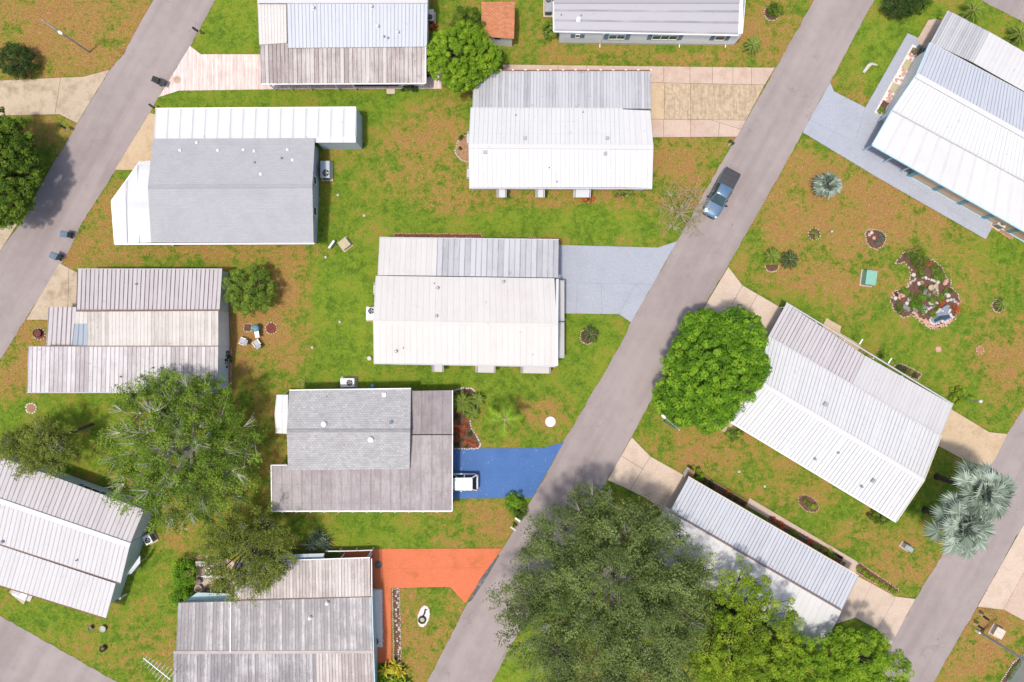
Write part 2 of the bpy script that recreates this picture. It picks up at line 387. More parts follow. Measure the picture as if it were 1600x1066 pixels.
def cut(poly, p, q):
    """split polygon by the line p-q -> two polygons (either may be empty)"""
    d = q - p; A, B = [], []; n = len(poly)
    sd_ = [d.x * (v.y - p.y) - d.y * (v.x - p.x) for v in poly]
    for i in range(n):
        j = (i + 1) % n; a, b = poly[i], poly[j]
        (A if sd_[i] >= 0 else B).append(a)
        if (sd_[i] >= 0) != (sd_[j] >= 0):
            c = a.lerp(b, sd_[i] / (sd_[i] - sd_[j])); A.append(c); B.append(c.copy())
    return [x for x in (A, B) if len(x) > 2]
def inside(poly, pt):
    return bool(pip(np.array([pt.x]), np.array([pt.y]), [(v.x, v.y) for v in poly])[0])
def inset(poly, d):
    n = len(poly); a = sum(poly[i].x * poly[(i + 1) % n].y - poly[(i + 1) % n].x * poly[i].y for i in range(n))
    if a < 0: poly = poly[::-1]
    poly = [p for i, p in enumerate(poly) if (p - poly[i - 1]).length > 1e-3]; n = len(poly); o = []
    for i in range(n):
        a_, b_, c_ = poly[i - 1], poly[i], poly[(i + 1) % n]
        e1 = (b_ - a_).normalized(); e2 = (c_ - b_).normalized()
        n1 = Vector((-e1.y, e1.x, 0)); n2 = Vector((-e2.y, e2.x, 0)); m_ = n1 + n2
        if m_.length < .2: o.append(b_ + n1 * d); continue
        m_.normalize(); o.append(b_ + m_ * min(d / max(.35, m_.dot(n1)), d * 2))
    return o
def driveway(name, label, pts, m, joint, lines=(), z=.034, gap=.02, mats=None):
    """a slab base with each cast bay as a piece of its own between recessed joints; lines cut the piece their middle lies in"""
    poly = [P(*p) for p in pts]; EXCL.append([(p.x, p.y) for p in poly]); EDGES.append(densify(poly, .5, .02))
    base = MB().prism(poly, -.1, .020).build(name, joint); tag(base, label, kind='structure')
    pcs = [poly]
    for ln in lines:
        a, b = P(*ln[0]), P(*ln[1]); mid = (a + b) / 2; o = []
        for pc in pcs: o += cut(pc, a, b) if (len(ln) > 2 or inside(pc, mid)) else [pc]
        pcs = o
    for pc in pcs:
        mm = m
        if mats:
            for pt, k in mats:
                if inside(pc, P(*pt)): mm = k
        MB().prism(inset(pc, gap), -.02, z).build('slab', mm, base)
    return base
driveway('driveway', 'mottled tan concrete driveway across the street from the striped pink driveway', [(-60,126),(0,126),(131,120),(172,109),(121,193),(93,179),(0,181),(-60,182)], 'conc_dirty', 'joint_dirt', [((95,122),(86,180))])
driveway('driveway', 'corner of concrete driveway beneath the round leafed street tree', [(-60,372),(0,357),(29,348),(0,394),(-60,490)], 'conc_dirty', 'joint_dirt')
driveway('driveway', 'pink driveway with fine plank stripes and a round cover', [(297,72),(314,85),(420,85),(420,100),(690,100),(690,139),(420,140),(280,142),(248,152)], 'plank_pavers', 'conc_pale', [((405,85),(405,141))])
driveway('driveway', 'narrow tan concrete driveway running under the long white carport roof', [(234,176),(252,182),(500,182),(500,216),(300,266),(179,266)], 'conc_tan', 'joint_dirt')
driveway('driveway', 'stained concrete driveway by the two blue trash bins', [(93,411),(121,426),(200,430),(200,500),(41,500)], 'conc_dirty', 'joint_dirt', [((108,415),(106,500))])
D5 = [(785,101),(1211,106),(1194,134),(1152,214),(1021,215),(1000,215),(1000,190),(790,130)]
driveway('driveway', 'long three bay concrete driveway with a strip along the white ribbed home', D5, 'conc_pinkgrey', 'joint_dirt',
  [((1010,129),(1195,133),1),((1012,186.5),(1111,187.5)),((1111,187.5),(1160,203)),((872,101),(872,115)),((916,101),(916,115)),((958,101),(958,115)),((1037,104),(1037,130)),((1078,104),(1078,130)),((1113,104),(1113,131)),((1145,104),(1145,132)),((1174,104),(1174,132)),
   ((1038,131),(1038,186)),((1079,131),(1079,186)),((1037,190),(1037,214)),((1079,190),(1079,214)),((1124,196),(1122,214))],
  mats=[((1060,160),'conc_stained'),((1120,160),'conc_stained'),((1150,165),'conc_stained'),((1028,160),'conc_tan')])
driveway('driveway', 'pale grey blue painted driveway beside the plain white home', [(700,383),(875,383),(1028,387),(1058,377),(986,504),(967,491),(882,490),(700,490)], 'paint_greyblue', 'joint_blue',
  [((883,442),(993,444)),((993,444),(1009,461)),((993,444),(969,488)),((902,443),(900,490)),((940,443),(940,490))], gap=.012)
driveway('driveway', 'bright blue painted driveway where the white car is parked', [(560,701),(708,701),(848,700),(881,691),(832,778),(708,779),(560,779)], 'paint_blue', 'paint_blue', [((758,700),(758,780)),((808,700),(808,780))], gap=.008)
driveway('driveway', 'bright orange painted driveway with a path to the planters', [(535,858),(784,857),(727,943),(703,917),(611,919),(611,1036),(582,1036),(560,1000),(535,900)], 'paint_orange', 'paint_orange', [((540,889),(740,887)) ,((650,858),(650,918))], gap=.006)
driveway('driveway', 'tan concrete driveway partly under the round bright green tree', [(1138,417),(1160,446),(1222,482),(1205,560),(1130,540),(1090,497)], 'conc_pale', 'joint_dirt', [((1185,458),(1150,520)),((1160,446),(1130,500))])
driveway('driveway', 'pale concrete driveway beside the giant oak', [(987,683),(1016,713),(1066,741),(1110,790),(1075,830),(1010,779),(974,761),(949,750)], 'conc_pale', 'joint_dirt', [((1016,713),(985,765)),((973,714),(1000,730))])
driveway('driveway', 'long grey blue painted driveway and path around the planter', [(1297,129),(1303,143),(1352,168),(1418,52),(1462,72),(1560,130),(1600,230),(1620,290),(1556,345),(1540,374),(1377,281),(1254,207)], 'paint_greyblue', 'joint_blue',
  [((1275,192),(1303,206)),((1303,206),(1345,234)),((1352,168),(1330,240)),((1303,206),(1290,225)),((1400,262),(1425,225))], gap=.010)
driveway('driveway', 'short tan concrete driveway below the rotated ribbed home and its lamp post', [(1470,628),(1489,641),(1545,675),(1574,678),(1556,716),(1544,732),(1503,717),(1468,698),(1450,700)], 'conc_tan', 'joint_dirt')
driveway('driveway', 'pale concrete driveway edged by a hedge of small golden shrubs', [(1320,890),(1340,900),(1399,932),(1430,936),(1391,1009),(1369,982),(1336,965),(1305,975)], 'conc_pale', 'joint_dirt', [((1361,914),(1338,962)),((1399,932),(1374,980))], gap=.012)
driveway('driveway', 'wide pale concrete driveway by the utility box and pole', [(1600,818),(1527,948),(1569,953),(1600,970),(1700,1010),(1700,760)], 'conc_pale', 'joint_dirt', [((1600,893),(1567,953),1)], gap=.012, mats=[((1620,900),'conc_pinkgrey')])
def pave(name, label, pts, m, z=.05):
    w_ = [P(*p) for p in pts]; EXCL.append([(p.x, p.y) for p in w_]); EDGES.append(densify(w_, .5, .02))
    o = MB().prism(w_, -.1, z).build(name, m); return tag(o, label, kind='structure')
pave('path', 'small concrete pad at the corner of the rotated ribbed home', [(1104,661),(1143,655),(1150,668),(1134,677)], 'conc_tan')
pave('path', 'concrete strip path beside the flower bed of the lower rotated home', [(1171,778),(1184,786),(1338,877),(1345,884),(1335,898),(1310,895),(1322,880),(1166,790)], 'conc_pinkgrey')
pave('path', 'concrete step pads behind the rotated ribbed home', [(1291,497),(1314,510),(1312,520),(1345,540),(1340,548),(1284,512)], 'conc_tan')
pave('path', 'small white concrete step pad on the grass below the dark screened carport', [(604,138),(617,138),(617,147),(604,147)], 'conc_pale')
pave('path', 'grey concrete path beside the back of the home with the long planter', [(1450,32),(1462,30),(1478,34),(1448,75),(1432,64)], 'conc_pinkgrey', .06)
pave('path', 'dark tar patch between the orange driveway and the street', [(781,867),(772,875),(750,905),(735,934),(731,942),(737,938),(757,908),(770,886)], 'tar', .041)
pave('path', 'stone block step at the corner of the left rotated home', [(15,925),(22,917),(46,929),(38,944)], 'conc_pinkgrey', .12)
# ================================================================== homes
W_LINE = (.15, .14, .15)
roof_mat('r_white', (.80, .80, .815), (.60, .585, .57), .45, .12, .04)
roof_mat('r_white_warm', (.775, .75, .735), (.60, .555, .52), .50, .10, .04)
roof_mat('r_panel_white', (.82, .83, .85), (.68, .68, .70), .35, .25, .03, (.5, .5, .52))
roof_mat('r_blue_white', (.66, .70, .79), (.50, .53, .62), .45, .75, .06, (.30, .32, .38))
roof_mat('r_grey_brown', (.66, .615, .61), (.30, .225, .21), .95, .75, .13, (.16, .12, .115), rust=.3, thr=(.38, .64))
roof_mat('r_grey_rib', (.66, .67, .71), (.36, .365, .40), .85, .55, .16, (.25, .25, .28))
roof_mat('r_lined_mauve', (.66, .62, .645), (.44, .38, .39), .5, .95, .08, (.17, .11, .115), rust=.2)
roof_mat('r_worn_cream', (.78, .74, .70), (.40, .31, .27), .9, .35, .12, (.36, .28, .25), rust=.4)
roof_mat('r_worn_patch', (.74, .72, .75), (.38, .32, .34), .9, .6, .16, (.26, .2, .2), rust=.45, thr=(.38, .66))
roof_mat('r_white_lined', (.79, .80, .815), (.64, .65, .67), .35, .40, .05, (.42, .44, .47), cross=1.3)
roof_mat('r_lavender', (.54, .53, .575), (.46, .45, .50), .5, .9, .05, (.27, .27, .31))
roof_mat('r_light_lined', (.735, .725, .74), (.56, .54, .55), .4, .55, .05, (.38, .37, .4))
roof_mat('r_mauve', (.275, .235, .25), (.50, .455, .47), .85, .35, .05, (.2, .165, .175), cross=1.9, thr=(.38, .64))
roof_mat('r_mauve_dark', (.225, .185, .20), (.40, .35, .365), .8, .35, .05, (.16, .13, .14), cross=1.9, thr=(.38, .64))
roof_mat('r_dirty_grey', (.70, .67, .68), (.25, .235, .255), 1.0, .35, .10, (.2, .18, .19), thr=(.33, .58))
roof_mat('r_dirty_pink', (.74, .68, .66), (.34, .28, .265), .95, .70, .12, (.24, .19, .18), thr=(.36, .64))
roof_mat('r_pink_white', (.68, .655, .68), (.46, .42, .44), .5, .85, .10, (.25, .2, .22))
roof_mat('r_bright_lined', (.80, .81, .83), (.64, .65, .68), .3, .62, .05, (.26, .27, .30), cross=1.15)
roof_mat('r_blue_lined', (.68, .71, .785), (.50, .52, .585), .5, .80, .06, (.27, .28, .33))
roof_mat('r_blue_sheet', (.42, .49, .58), (.33, .39, .47), .5, .5, .06)

def shingle_mat(name, a, b, dark, rows=.145, diag=False):
    t = NT(name)
    uv = t.new('ShaderNodeUVMap').outputs[0]; sp = t.new('ShaderNodeSeparateXYZ'); t.l.new(uv, sp.inputs[0])
    cb = t.new('ShaderNodeCombineXYZ'); t.l.new(sp.outputs[1], cb.inputs[0]); t.l.new(sp.outputs[0], cb.inputs[1])
    br = t.new('ShaderNodeTexBrick'); t.l.new(cb.outputs[0], br.inputs['Vector'])
    br.inputs['Scale'].default_value = 1.0; br.inputs['Brick Width'].default_value = .36; br.inputs['Row Height'].default_value = 1.0
    br.inputs['Mortar Size'].default_value = .02; br.inputs['Mortar Smooth'].default_value = .3; br.inputs['Bias'].default_value = 0
    br.inputs['Color1'].default_value = (*a, 1); br.inputs['Color2'].default_value = (*b, 1); br.inputs['Mortar'].default_value = (*dark, 1)
    p = t.pos(); c = t.mix(t.math('MULTIPLY', t.ramp(t.noise(p, .5, 5), .4, .7), .35), br.outputs['Color'], tuple(v * .8 for v in a))
    c = t.mix(t.math('MULTIPLY', t.ramp(t.noise(t.vmul(p, (1.2, 5, 1)), 1.4, 4, .7), .45, .7), .45), c, b)
    t.bump(t.noise(p, 20, 3), .25, .02)
    return t.out(c, .95, 0, .2)
shingle_mat('shingle_grey', (.365, .36, .37), (.39, .385, .395), (.31, .305, .315))
shingle_mat('shingle_mix', (.335, .325, .325), (.43, .42, .415), (.235, .23, .23))
shingle_mat('shingle_terracotta', (.58, .25, .13), (.43, .17, .085), (.26, .10, .05))

def siding_mat(name, c):
    t = NT(name); p = t.pos(); sp = t.new('ShaderNodeSeparateXYZ'); t.l.new(p, sp.inputs[0])
    fr = t.math('FRACT', t.math('MULTIPLY', sp.outputs[2], 5.0)); l = t.math('SUBTRACT', 1.0, t.ramp(fr, .04, .16))
    cc = t.mix(t.math('MULTIPLY', t.ramp(t.noise(p, 1.3, 5), .4, .7), .4), c, tuple(v * .82 for v in c))
    cc = t.mix(t.math('MULTIPLY', l, .35), cc, tuple(v * .5 for v in c)); t.bump(fr, .3, .02)
    return t.out(cc, .6, 0, .35)
siding_mat('siding_bluewhite', (.86, .87, .88)); siding_mat('siding_white', (.74, .73, .72)); siding_mat('siding_palegreen', (.55, .62, .64)); siding_mat('siding_tan', (.55, .40, .27))
siding_mat('siding_grey', (.50, .52, .56)); siding_mat('siding_steel', (.50, .56, .62)); siding_mat('siding_mint', (.45, .60, .60))
simple('trim_white', (.80, .80, .80), .5, var=.06); simple('trim_grey', (.45, .44, .45), .6, var=.1); simple('trim_teal', (.10, .27, .33), .5, var=.12); simple('trim_lightblue', (.42, .58, .66), .5, var=.1)
simple('dirt_line', (.22, .15, .12), .9, var=.3, scale=6); simple('dark_metal', (.035, .037, .04), .5, var=.2); simple('grey_metal', (.36, .37, .39), .4, .3, var=.12)
simple('pale_metal', (.60, .60, .59), .45, .1, var=.1); simple('glass_dark', (.02, .03, .035), .08, var=.1, spec=.7); simple('glass_green', (.10, .20, .17), .15, var=.15, spec=.6)
simple('shutter', (.13, .19, .25), .6, var=.12); simple('rust_brown', (.20, .085, .05), .8, var=.3, scale=8); simple('brick_red', (.36, .10, .06), .85, var=.3, scale=9)
simple('beige', (.56, .49, .40), .7, var=.1); simple('wood_brown', (.24, .13, .07), .8, var=.3, scale=6); simple('black', (.012, .012, .013), .5, var=.2)

class House:
    def __init__(s, label, cx, cy, name='mobile_home', cat='house'):
        s.o = thing(name, label, cat, P(cx, cy, 0)); s.wall = {}
    def section(s, cor, n, m, rib=.035, ribw=.12, t=.07, wall=None, ins=(.25, .25, 0, .25), split=False, name='roof_section', label=None, seed=0, gap=.0):
        a, b, c, d = [P(*q) for q in cor]
        pt = lambda u, v: a.lerp(b, u).lerp(d.lerp(c, u), v)
        L = ((d - a).length + (c - b).length) / 2; rg = random.Random(seed + n)
        def strip(i0, i1, g0=0.0):
            us = []; 
            for i in range(i0, i1):
                j = rg.uniform(-.004, .004)
                us += [(i + g0 if i == i0 else i, j), (i + ribw * .2 + g0, rib + j), (i + ribw * .8 + g0, rib + j), (i + ribw + g0, j)]
            us.append((i1 - g0, 0)); k = len(us); vs = []; uv = []
            rows = (0, .5, 1)
            for v in rows:
                for x, h in us:
                    q = pt(x / n, v); vs.append((q.x, q.y, q.z + h)); uv.append((x, v * L))
            fs = [(r * k + i, (r + 1) * k + i, (r + 1) * k + i + 1, r * k + i + 1) for r in range(2) for i in range(k - 1)]
            e0, e1 = us[0][0] / n, us[-1][0] / n; bb = len(vs)
            for u, v in ((e0, 0), (e1, 0), (e1, 1), (e0, 1)):
                q = pt(u, v); vs.append((q.x, q.y, q.z - t)); uv.append((u * n, v * L))
            fs += [(bb, bb + 1, bb + 2, bb + 3), tuple([bb + 1, bb] + list(range(0, k))), tuple([bb + 3, bb + 2] + list(range(3 * k - 1, 2 * k - 1, -1))),
                   (bb, bb + 3, 2 * k, k, 0), (bb + 2, bb + 1, k - 1, 2 * k - 1, 3 * k - 1)]
            mb = MB(); mb.v = vs; mb.f = fs
            return mb, uv
        if split:
            base = None
            for i in range(n):
                mb, uv = strip(i, i + 1, gap); o = mb.build(name, m, s.o, uv=uv)
        else:
            mb, uv = strip(0, n); o = mb.build(name, m, s.o, uv=uv)
            if label: o['label'] = label
        if wall:
            l, r_, tp, bt = ins; wu = ((b - a).length + (c - d).length) / 2
            q4 = [pt(l / wu, tp / L), pt(1 - r_ / wu, tp / L), pt(1 - r_ / wu, 1 - bt / L), pt(l / wu, 1 - bt / L)]
            b4 = [Vector((q.x, q.y, -.05)) for q in q4]; t4 = [Vector((q.x, q.y, q.z - t - .004)) for q in q4]
            s.wall.setdefault(wall, MB()).hexa(b4[::-1], t4[::-1])
            EXCL.append([(q.x, q.y) for q in q4])
        return pt
    def trim(s, p, q, w, h, m, name='fascia', dz=0.0):
        a, b = P(*p), P(*q); a.z += dz; b.z += dz
        return MB().bar(a, b, w, h).build(name, m, s.o)
    def post(s, px, py, z, m='trim_white', r=.05, wx=None):
        q = P(px, py, z); o = MB().box((q.x, q.y, z / 2 - .02), (r * 2, r * 2, z + .02)).build('post', m, s.o); return o
    def vent(s, px, py, z, r=.13, h=.28, m='grey_metal', cap=None):
        q = P(px, py, z + h * .5)
        o = MB().lathe((q.x, q.y, z - .06), [(r * 1.5, 0), (r * 1.5, .07), (r, .10), (r, h)], 10).build('roof_vent', m, s.o, smooth=False)
        MB().lathe((q.x, q.y, z - .06), [(r * 1.25, h), (r * 1.3, h + .05), (r * .5, h + .12)], 10).build('vent_cap', cap or m, o)
    def box(s, px, py, z, d, m='grey_metal', rz=0.0, name='roof_vent'):
        q = P(px, py, z + d[2] * .5); o = MB().bbox((q.x, q.y, z + d[2] / 2 - .03), d, rz, .02).build(name, m, s.o)
        MB().box((q.x, q.y, z + d[2] - .03 + .012), (d[0] * .6, d[1] * .6, .03), rz).build('vent_cap', m, o)
    def window(s, a, b, t0, t1, z0, z1, panes=1, shutters=False, glass='glass_dark', frame='trim_white', off=.03):
        """a, b: world ends of a wall; t0, t1 along it (metres from a)"""
        d = (b - a).normalized(); n = Vector((d.y, -d.x, 0)); rz = math.atan2(d.y, d.x)
        c = a + d * ((t0 + t1) / 2) + n * off; w_ = t1 - t0
        fr = MB(); zc = (z0 + z1) / 2; e = .06
        for q, dd in ((c + Vector((0, 0, z0)), (w_ + e, .07, e)), (c + Vector((0, 0, z1)), (w_ + e, .07, e))): fr.box((q.x, q.y, q.z), dd, rz)
        for k in range(panes + 1):
            q = a + d * (t0 + w_ * k / panes) + n * off; fr.box((q.x, q.y, zc), (e, .07, z1 - z0 - e), rz)
        o = fr.build('window', frame, s.o)
        for k in range(panes):
            q = a + d * (t0 + w_ * (k + .5) / panes) + n * (off - .015)
            MB().box((q.x, q.y, zc + (z1 - z0) * .24), (w_ / panes - e, .03, (z1 - z0) * .46), rz).build('pane', glass, o)
            MB().box((q.x, q.y, zc - (z1 - z0) * .24), (w_ / panes - e, .02, (z1 - z0) * .46), rz).build('pane', 'glass_dark', o)
        if shutters:
            for t in (t0 - .28, t1 + .28):
                q = a + d * t + n * off; m_ = MB().box((q.x, q.y, zc), (.42, .04, z1 - z0 + .1), rz)
                for i in range(9):
                    zz = z0 + (z1 - z0) * (i + .5) / 9; m_.box((q.x + n.x * .025, q.y + n.y * .025, zz), (.34, .02, .05), rz)
                m_.build('shutter', 'shutter', s.o)
        return o
    def awning(s, a, b, t0, t1, z0=1.35, z1=2.15, out=.62, m='r_panel_white', stripes=True, n=4):
        """sloped window awning with side wings on the wall a-b"""
        d = (b - a).normalized(); nn = Vector((d.y, -d.x, 0)); p = a + d * t0; q = a + d * t1
        mb = MB(); T = Vector((0, 0, z1)); B = nn * out + Vector((0, 0, z0)); th = Vector((0, 0, .03))
        mb.hexa([p + T - th, p + B - th, q + B - th, q + T - th], [p + T, p + B, q + B, q + T]); aw = mb.build('awning', m, s.o)
        for e in (p, q):
            r_ = MB()
            for k in (0, 1):
                s_ = d * ((.05 + .13 * k) * (1 if e is p else -1)); r_.hexa([e + s_ * 1 + T, e + s_ + B, e + s_ + d * .05 + B, e + s_ + d * .05 + T], [x + Vector((0, 0, .022)) for x in (e + s_ + T, e + s_ + B, e + s_ + d * .05 + B, e + s_ + d * .05 + T)])
            r_.build('awning_stripe', 'dark_metal' if stripes else 'trim_grey', aw)
        for e in (p, q):
            MB().add([e + T, e + B, e + nn * .01 + Vector((0, 0, z0))], [(0, 1, 2)]).build('awning_wing', 'trim_grey', aw)
    def done(s):
        for k, mb in s.wall.items(): mb.build('wall', k, s.o)
        return s.o

# ---- striped driveway home (top, ridge just inside the frame)
h = House('white ribbed metal roof home with brown stained carport beside the pink striped driveway', 535, 60)
h.section([(448,2,3.7),(668,2,3.7),(667,73,3.0),(450,75,3.0)], 38, 'r_blue_white', wall='siding_white', ins=(.1,.25,0,.1))
h.section([(402,-2,3.55),(447,-2,3.55),(448,67,2.95),(405,70,2.95)], 9, 'r_white_warm', wall='siding_white', ins=(.25,0,0,.3))
h.section([(668,0,3.72),(403,0,3.72),(404,-72,2.7),(667,-72,2.7)], 44, 'r_blue_white', wall='siding_white')
h.trim((402,1.0,3.78),(668,1.0,3.78), .5, .07, 'r_white', 'ridge_cap')
h.section([(406,66,2.86),(450,68,2.86),(451,131,2.36),(408,131,2.36)], 7, 'r_grey_brown')
h.section([(450,73.5,2.86),(664,73.5,2.86),(664,130,2.36),(451,131,2.36)], 32, 'r_grey_brown', seed=3)
h.trim((408,131.5,2.36),(664,130.5,2.36), .1, .12, 'trim_white', 'gutter')
h.trim((665,74,2.9),(665,130,2.42), .12, .14, 'trim_white', 'fascia')
for x in (419, 446, 477, 521, 549): h.post(x, 129, 2.25, 'trim_white', .045)
a, b = P(556,135), P(622,135)
m_ = MB(); d = (b - a) / 8
for i in range(9): q = a + d * i; m_.box((q.x, q.y, 1.1), (.05, .05, 2.2))
for z in (.05, 1.1, 2.2): m_.bar((a.x, a.y, z), (b.x, b.y, z), .05, .05)
m_.build('screen_frame', 'dark_metal', h.o)
MB().box(((a.x + b.x) / 2, a.y + .05, 1.1), ((b - a).length, .02, 2.1)).build('insect_screen', 'glass_dark', h.o)
a = P(645,133.5); MB().box((a.x, a.y + .6, 1.1), (2.35, 1.3, 2.2)).build('storage_room', 'siding_bluewhite', h.o)
for x, y in ((489,12),(580,10),(590,41),(621,50)): h.vent(x, y, 3.7 - (y - 2) / 71 * .7, .14, .3, 'pale_metal')
for x, y in ((600,57),(606,59)): h.vent(x, y, 3.15, .07, .25, 'grey_metal')
h.done()

# ---- grey shingle home with white carport panels
h = House('grey shingle roof home with long white panel carport and angled white porch', 370, 280)
sh = [(239,217,3.05),(231,292,4.0),(488,291,4.0),(492,216,3.05)]
h.section(sh, 22, 'shingle_grey', rib=.014, ribw=.25, wall='siding_grey', ins=(.2,0,.25,.5), name='shingle_slope')
h.section([(231,292,4.0),(236,379,2.95),(490,379,2.95),(488,291,4.0)], 26, 'shingle_grey', rib=.014, ribw=.25, wall='siding_grey', ins=(0,.3,.25,.5), name='shingle_slope', seed=4)
h.trim((231,292,4.05),(488,291,4.05), .3, .06, 'shingle_grey', 'ridge_cap')
h.trim((179,381.5,2.78),(491,380.5,2.9), .14, .14, 'trim_white', 'gutter')
h.section([(243,170,2.75),(556,168,2.75),(555,222,2.9),(240,218,2.9)], 16, 'r_panel_white', rib=.03, ribw=.06, split=True, name='roof_panel', gap=.006)
h.section([(492,214,2.92),(556,213,2.92),(556,223,2.9),(492,223,2.9)], 3, 'r_panel_white', rib=.01)
h.trim((243,169.5,2.74),(556,167.5,2.74), .1, .13, 'trim_white', 'gutter')
a = P(527,201,1.4); MB().box((a.x + .25, a.y - .05, 1.36), (4.0, 3.4, 2.78)).build('storage_room', 'siding_steel', h.o)
for x in (252, 300, 350, 400, 450): h.post(x, 172, 2.65)
h.section([(235,251,2.95),(235,313,3.25),(174,314,2.6),(218,253,2.62)], 1, 'r_panel_white', rib=.0, name='porch_slope')
h.section([(235,313,3.25),(236,379,2.95),(179,381,2.6),(174,314,2.6)], 1, 'r_panel_white', rib=.0, name='porch_slope')
for x0, y0, z0, x1, y1, z1 in ((197,283,2.83,199,380,2.76),(215,257,2.75,218,380,2.87)):
    h.trim((x0,y0,z0),(x1-2,316,z0+.10),.05,.03,'trim_grey','seam',.06); h.trim((x1-2,316,z0+.10),(x1,y1,z1),.05,.03,'trim_grey','seam',.05)
for p, q in (((218,253,2.64),(174,314,2.62)),((174,314,2.62),(179,381,2.62))): h.trim(p, q, .1, .14, 'trim_white', 'gutter')
for x, y in ((183,314),(187,376),(216,262)): h.post(x, y, 2.5)
a, b = P(502,378), P(502,222)
wl0 = P(500,378,0); h.window(Vector((P(499.5,300,0).x, P(500,380,0).y, 0)), Vector((P(499.5,300,0).x, P(500,215,0).y, 0)), 2.55, 3.4, 1.3, 2.3)
h.window(Vector((P(499.5,300,0).x, P(500,380,0).y, 0)), Vector((P(499.5,300,0).x, P(500,215,0).y, 0)), 5.7, 6.5, 1.3, 2.3)
for x, y in ((307,223),(281,235),(340,235),(380,234),(397,236),(407,272),(449,234),(457,250)): h.box(x, y, 3.05 + (y - 216) / 76 * .95, (.28, .28, .12), 'pale_metal')
for x, y in ((397,254),(439,247)): h.vent(x, y, 3.5, .08, .25, 'grey_metal')
m_ = MB().tube([P(266,381,2.8), P(270,384,2.5), P(271,384,.1)], .05, 6); m_.build('downpipe', 'trim_white', h.o)
h.done()

# ---- weathered three section home on the left
h = House('weathered home with three lined metal roof strips and a blue grey sheet', 200, 515)
h.section([(119,486,2.95),(343,484,2.95),(347,421,2.45),(121,421,2.45)], 34, 'r_lined_mauve', rib=.05, ribw=.16)
h.section([(136,487,3.02),(341,486,3.02),(341,541,3.2),(136,541,3.2)], 37, 'r_worn_cream', rib=.015, wall='siding_white', ins=(.2,.2,0,0))
h.section([(117,487,2.98),(136,487,3.0),(136,508,3.06),(116,508,3.0)], 3, 'r_worn_cream', rib=.015, seed=9)
h.section([(76,480,2.85),(119,480,2.85),(116,541,2.75),(72,541,2.75)], 6, 'r_lined_mauve', rib=.06, ribw=.22, seed=2)
h.section([(116,506,3.02),(137,506,3.10),(137,541,3.2),(112,541,2.95)], 3, 'r_blue_sheet', rib=.03, name='blue_sheet', label='blue grey corrugated sheet patch')
h.section([(44,541.5,3.14),(341,541.5,3.14),(340,613,2.55),(42,613,2.55)], 44, 'r_worn_patch', rib=.035, ribw=.14, wall='siding_white', ins=(.3,.2,0,.3))
h.trim((119,485,2.99),(343,484.5,2.99), .12, .05, 'dirt_line', 'flashing', .03)
h.trim((72,541,3.2),(341,541,3.2), .10, .05, 'dirt_line', 'flashing', .02)
h.trim((121,420.5,2.44),(347,420.5,2.44), .09, .12, 'trim_grey', 'gutter')
h.trim((42,613.5,2.54),(340,613.5,2.54), .09, .1, 'trim_grey', 'gutter')
x0 = P(357,0,0).x
MB().hexa([V(P(338,0,2.6).x, P(0,606,0).y, -.05), V(x0, P(0,606,0).y, -.05), V(x0, P(0,426,0).y, -.05), V(P(338,0,2.6).x, P(0,426,0).y, -.05)],
          [V(P(338,0,2.6).x, P(0,606,0).y, 2.45), V(x0, P(0,606,0).y, 2.5), V(x0, P(0,426,0).y, 2.3), V(P(338,0,2.6).x, P(0,426,0).y, 2.35)]).build('end_wall', 'siding_palegreen', h.o)
A, B = V(x0, P(0,606,0).y, 0), V(x0, P(0,426,0).y, 0)
h.window(A, B, 4.4, 5.0, 1.2, 1.9); h.window(A, B, 5.9, 6.6, 1.2, 2.0)
MB().box((x0 + .02, (A.y + B.y) / 2 + .15, 1.55), (.05, 1.0, 1.5)).build('vent_panel', 'shutter', h.o)
h.vent(212,444,2.75,.06,.2); h.vent(238,575,2.95,.06,.25); h.vent(188,589,2.8,.06,.2)
for x in (126, 180, 235, 290): h.post(x, 424, 2.35)
for x in (80, 110): h.post(x, 483, 2.75, 'trim_grey')
EXCL.append([(p.x, p.y) for p in (P(125,430), P(352,430), P(352,600), P(60,600), P(80,490), P(125,490))])
h.done()

# ---- white ribbed home beside the three bay driveway
h = House('white ribbed metal roof home beside the three bay concrete driveway', 875, 200)
h.section([(738,168,2.9),(1017,170,2.9),(1016,111,2.45),(740,111,2.45)], 56, 'r_grey_rib', rib=.03)
h.section([(732,228,3.6),(975,229,3.6),(973,169,2.98),(735,168,2.98)], 34, 'r_white_lined', rib=.02, wall='siding_white', ins=(.2,.1,0,.2))
h.section([(975,229,3.6),(1021,230,3.6),(1016,173,2.98),(973,171,2.98)], 5, 'r_white', rib=.012, wall='siding_white', ins=(0,.4,0,.2))
h.section([(732,228,3.6),(975,229,3.6),(975,293,2.7),(733,293,2.7)], 34, 'r_white_lined', rib=.02, wall='siding_white', ins=(.2,.1,0,.35), seed=2)
h.section([(975,229,3.6),(1021,230,3.6),(1019,294,2.7),(975,293,2.7)], 5, 'r_white', rib=.012, wall='siding_white', ins=(0,.4,0,.35))
h.trim((732,228,3.66),(1021,230,3.66), .45, .07, 'r_white', 'ridge_cap')
h.trim((733,294,2.7),(1019,295,2.7), .12, .13, 'trim_grey', 'gutter')
h.trim((740,110.3,2.47),(1016,110.3,2.47), .10, .10, 'rust_brown', 'gutter', .05)
for i in range(15): x = 741 + i * 19.6; h.trim((x,109.6,2.5),(x+3,109.6,2.5), .09, .05, 'trim_white', 'bracket', .07)
for x in (745, 800, 860, 920, 1012): h.post(x, 113, 2.35)
A, B = V(P(738,0,2.7).x, P(0,291,2.7).y + .3, 0), V(P(1012,0,2.7).x, P(0,291,2.7).y + .3, 0)
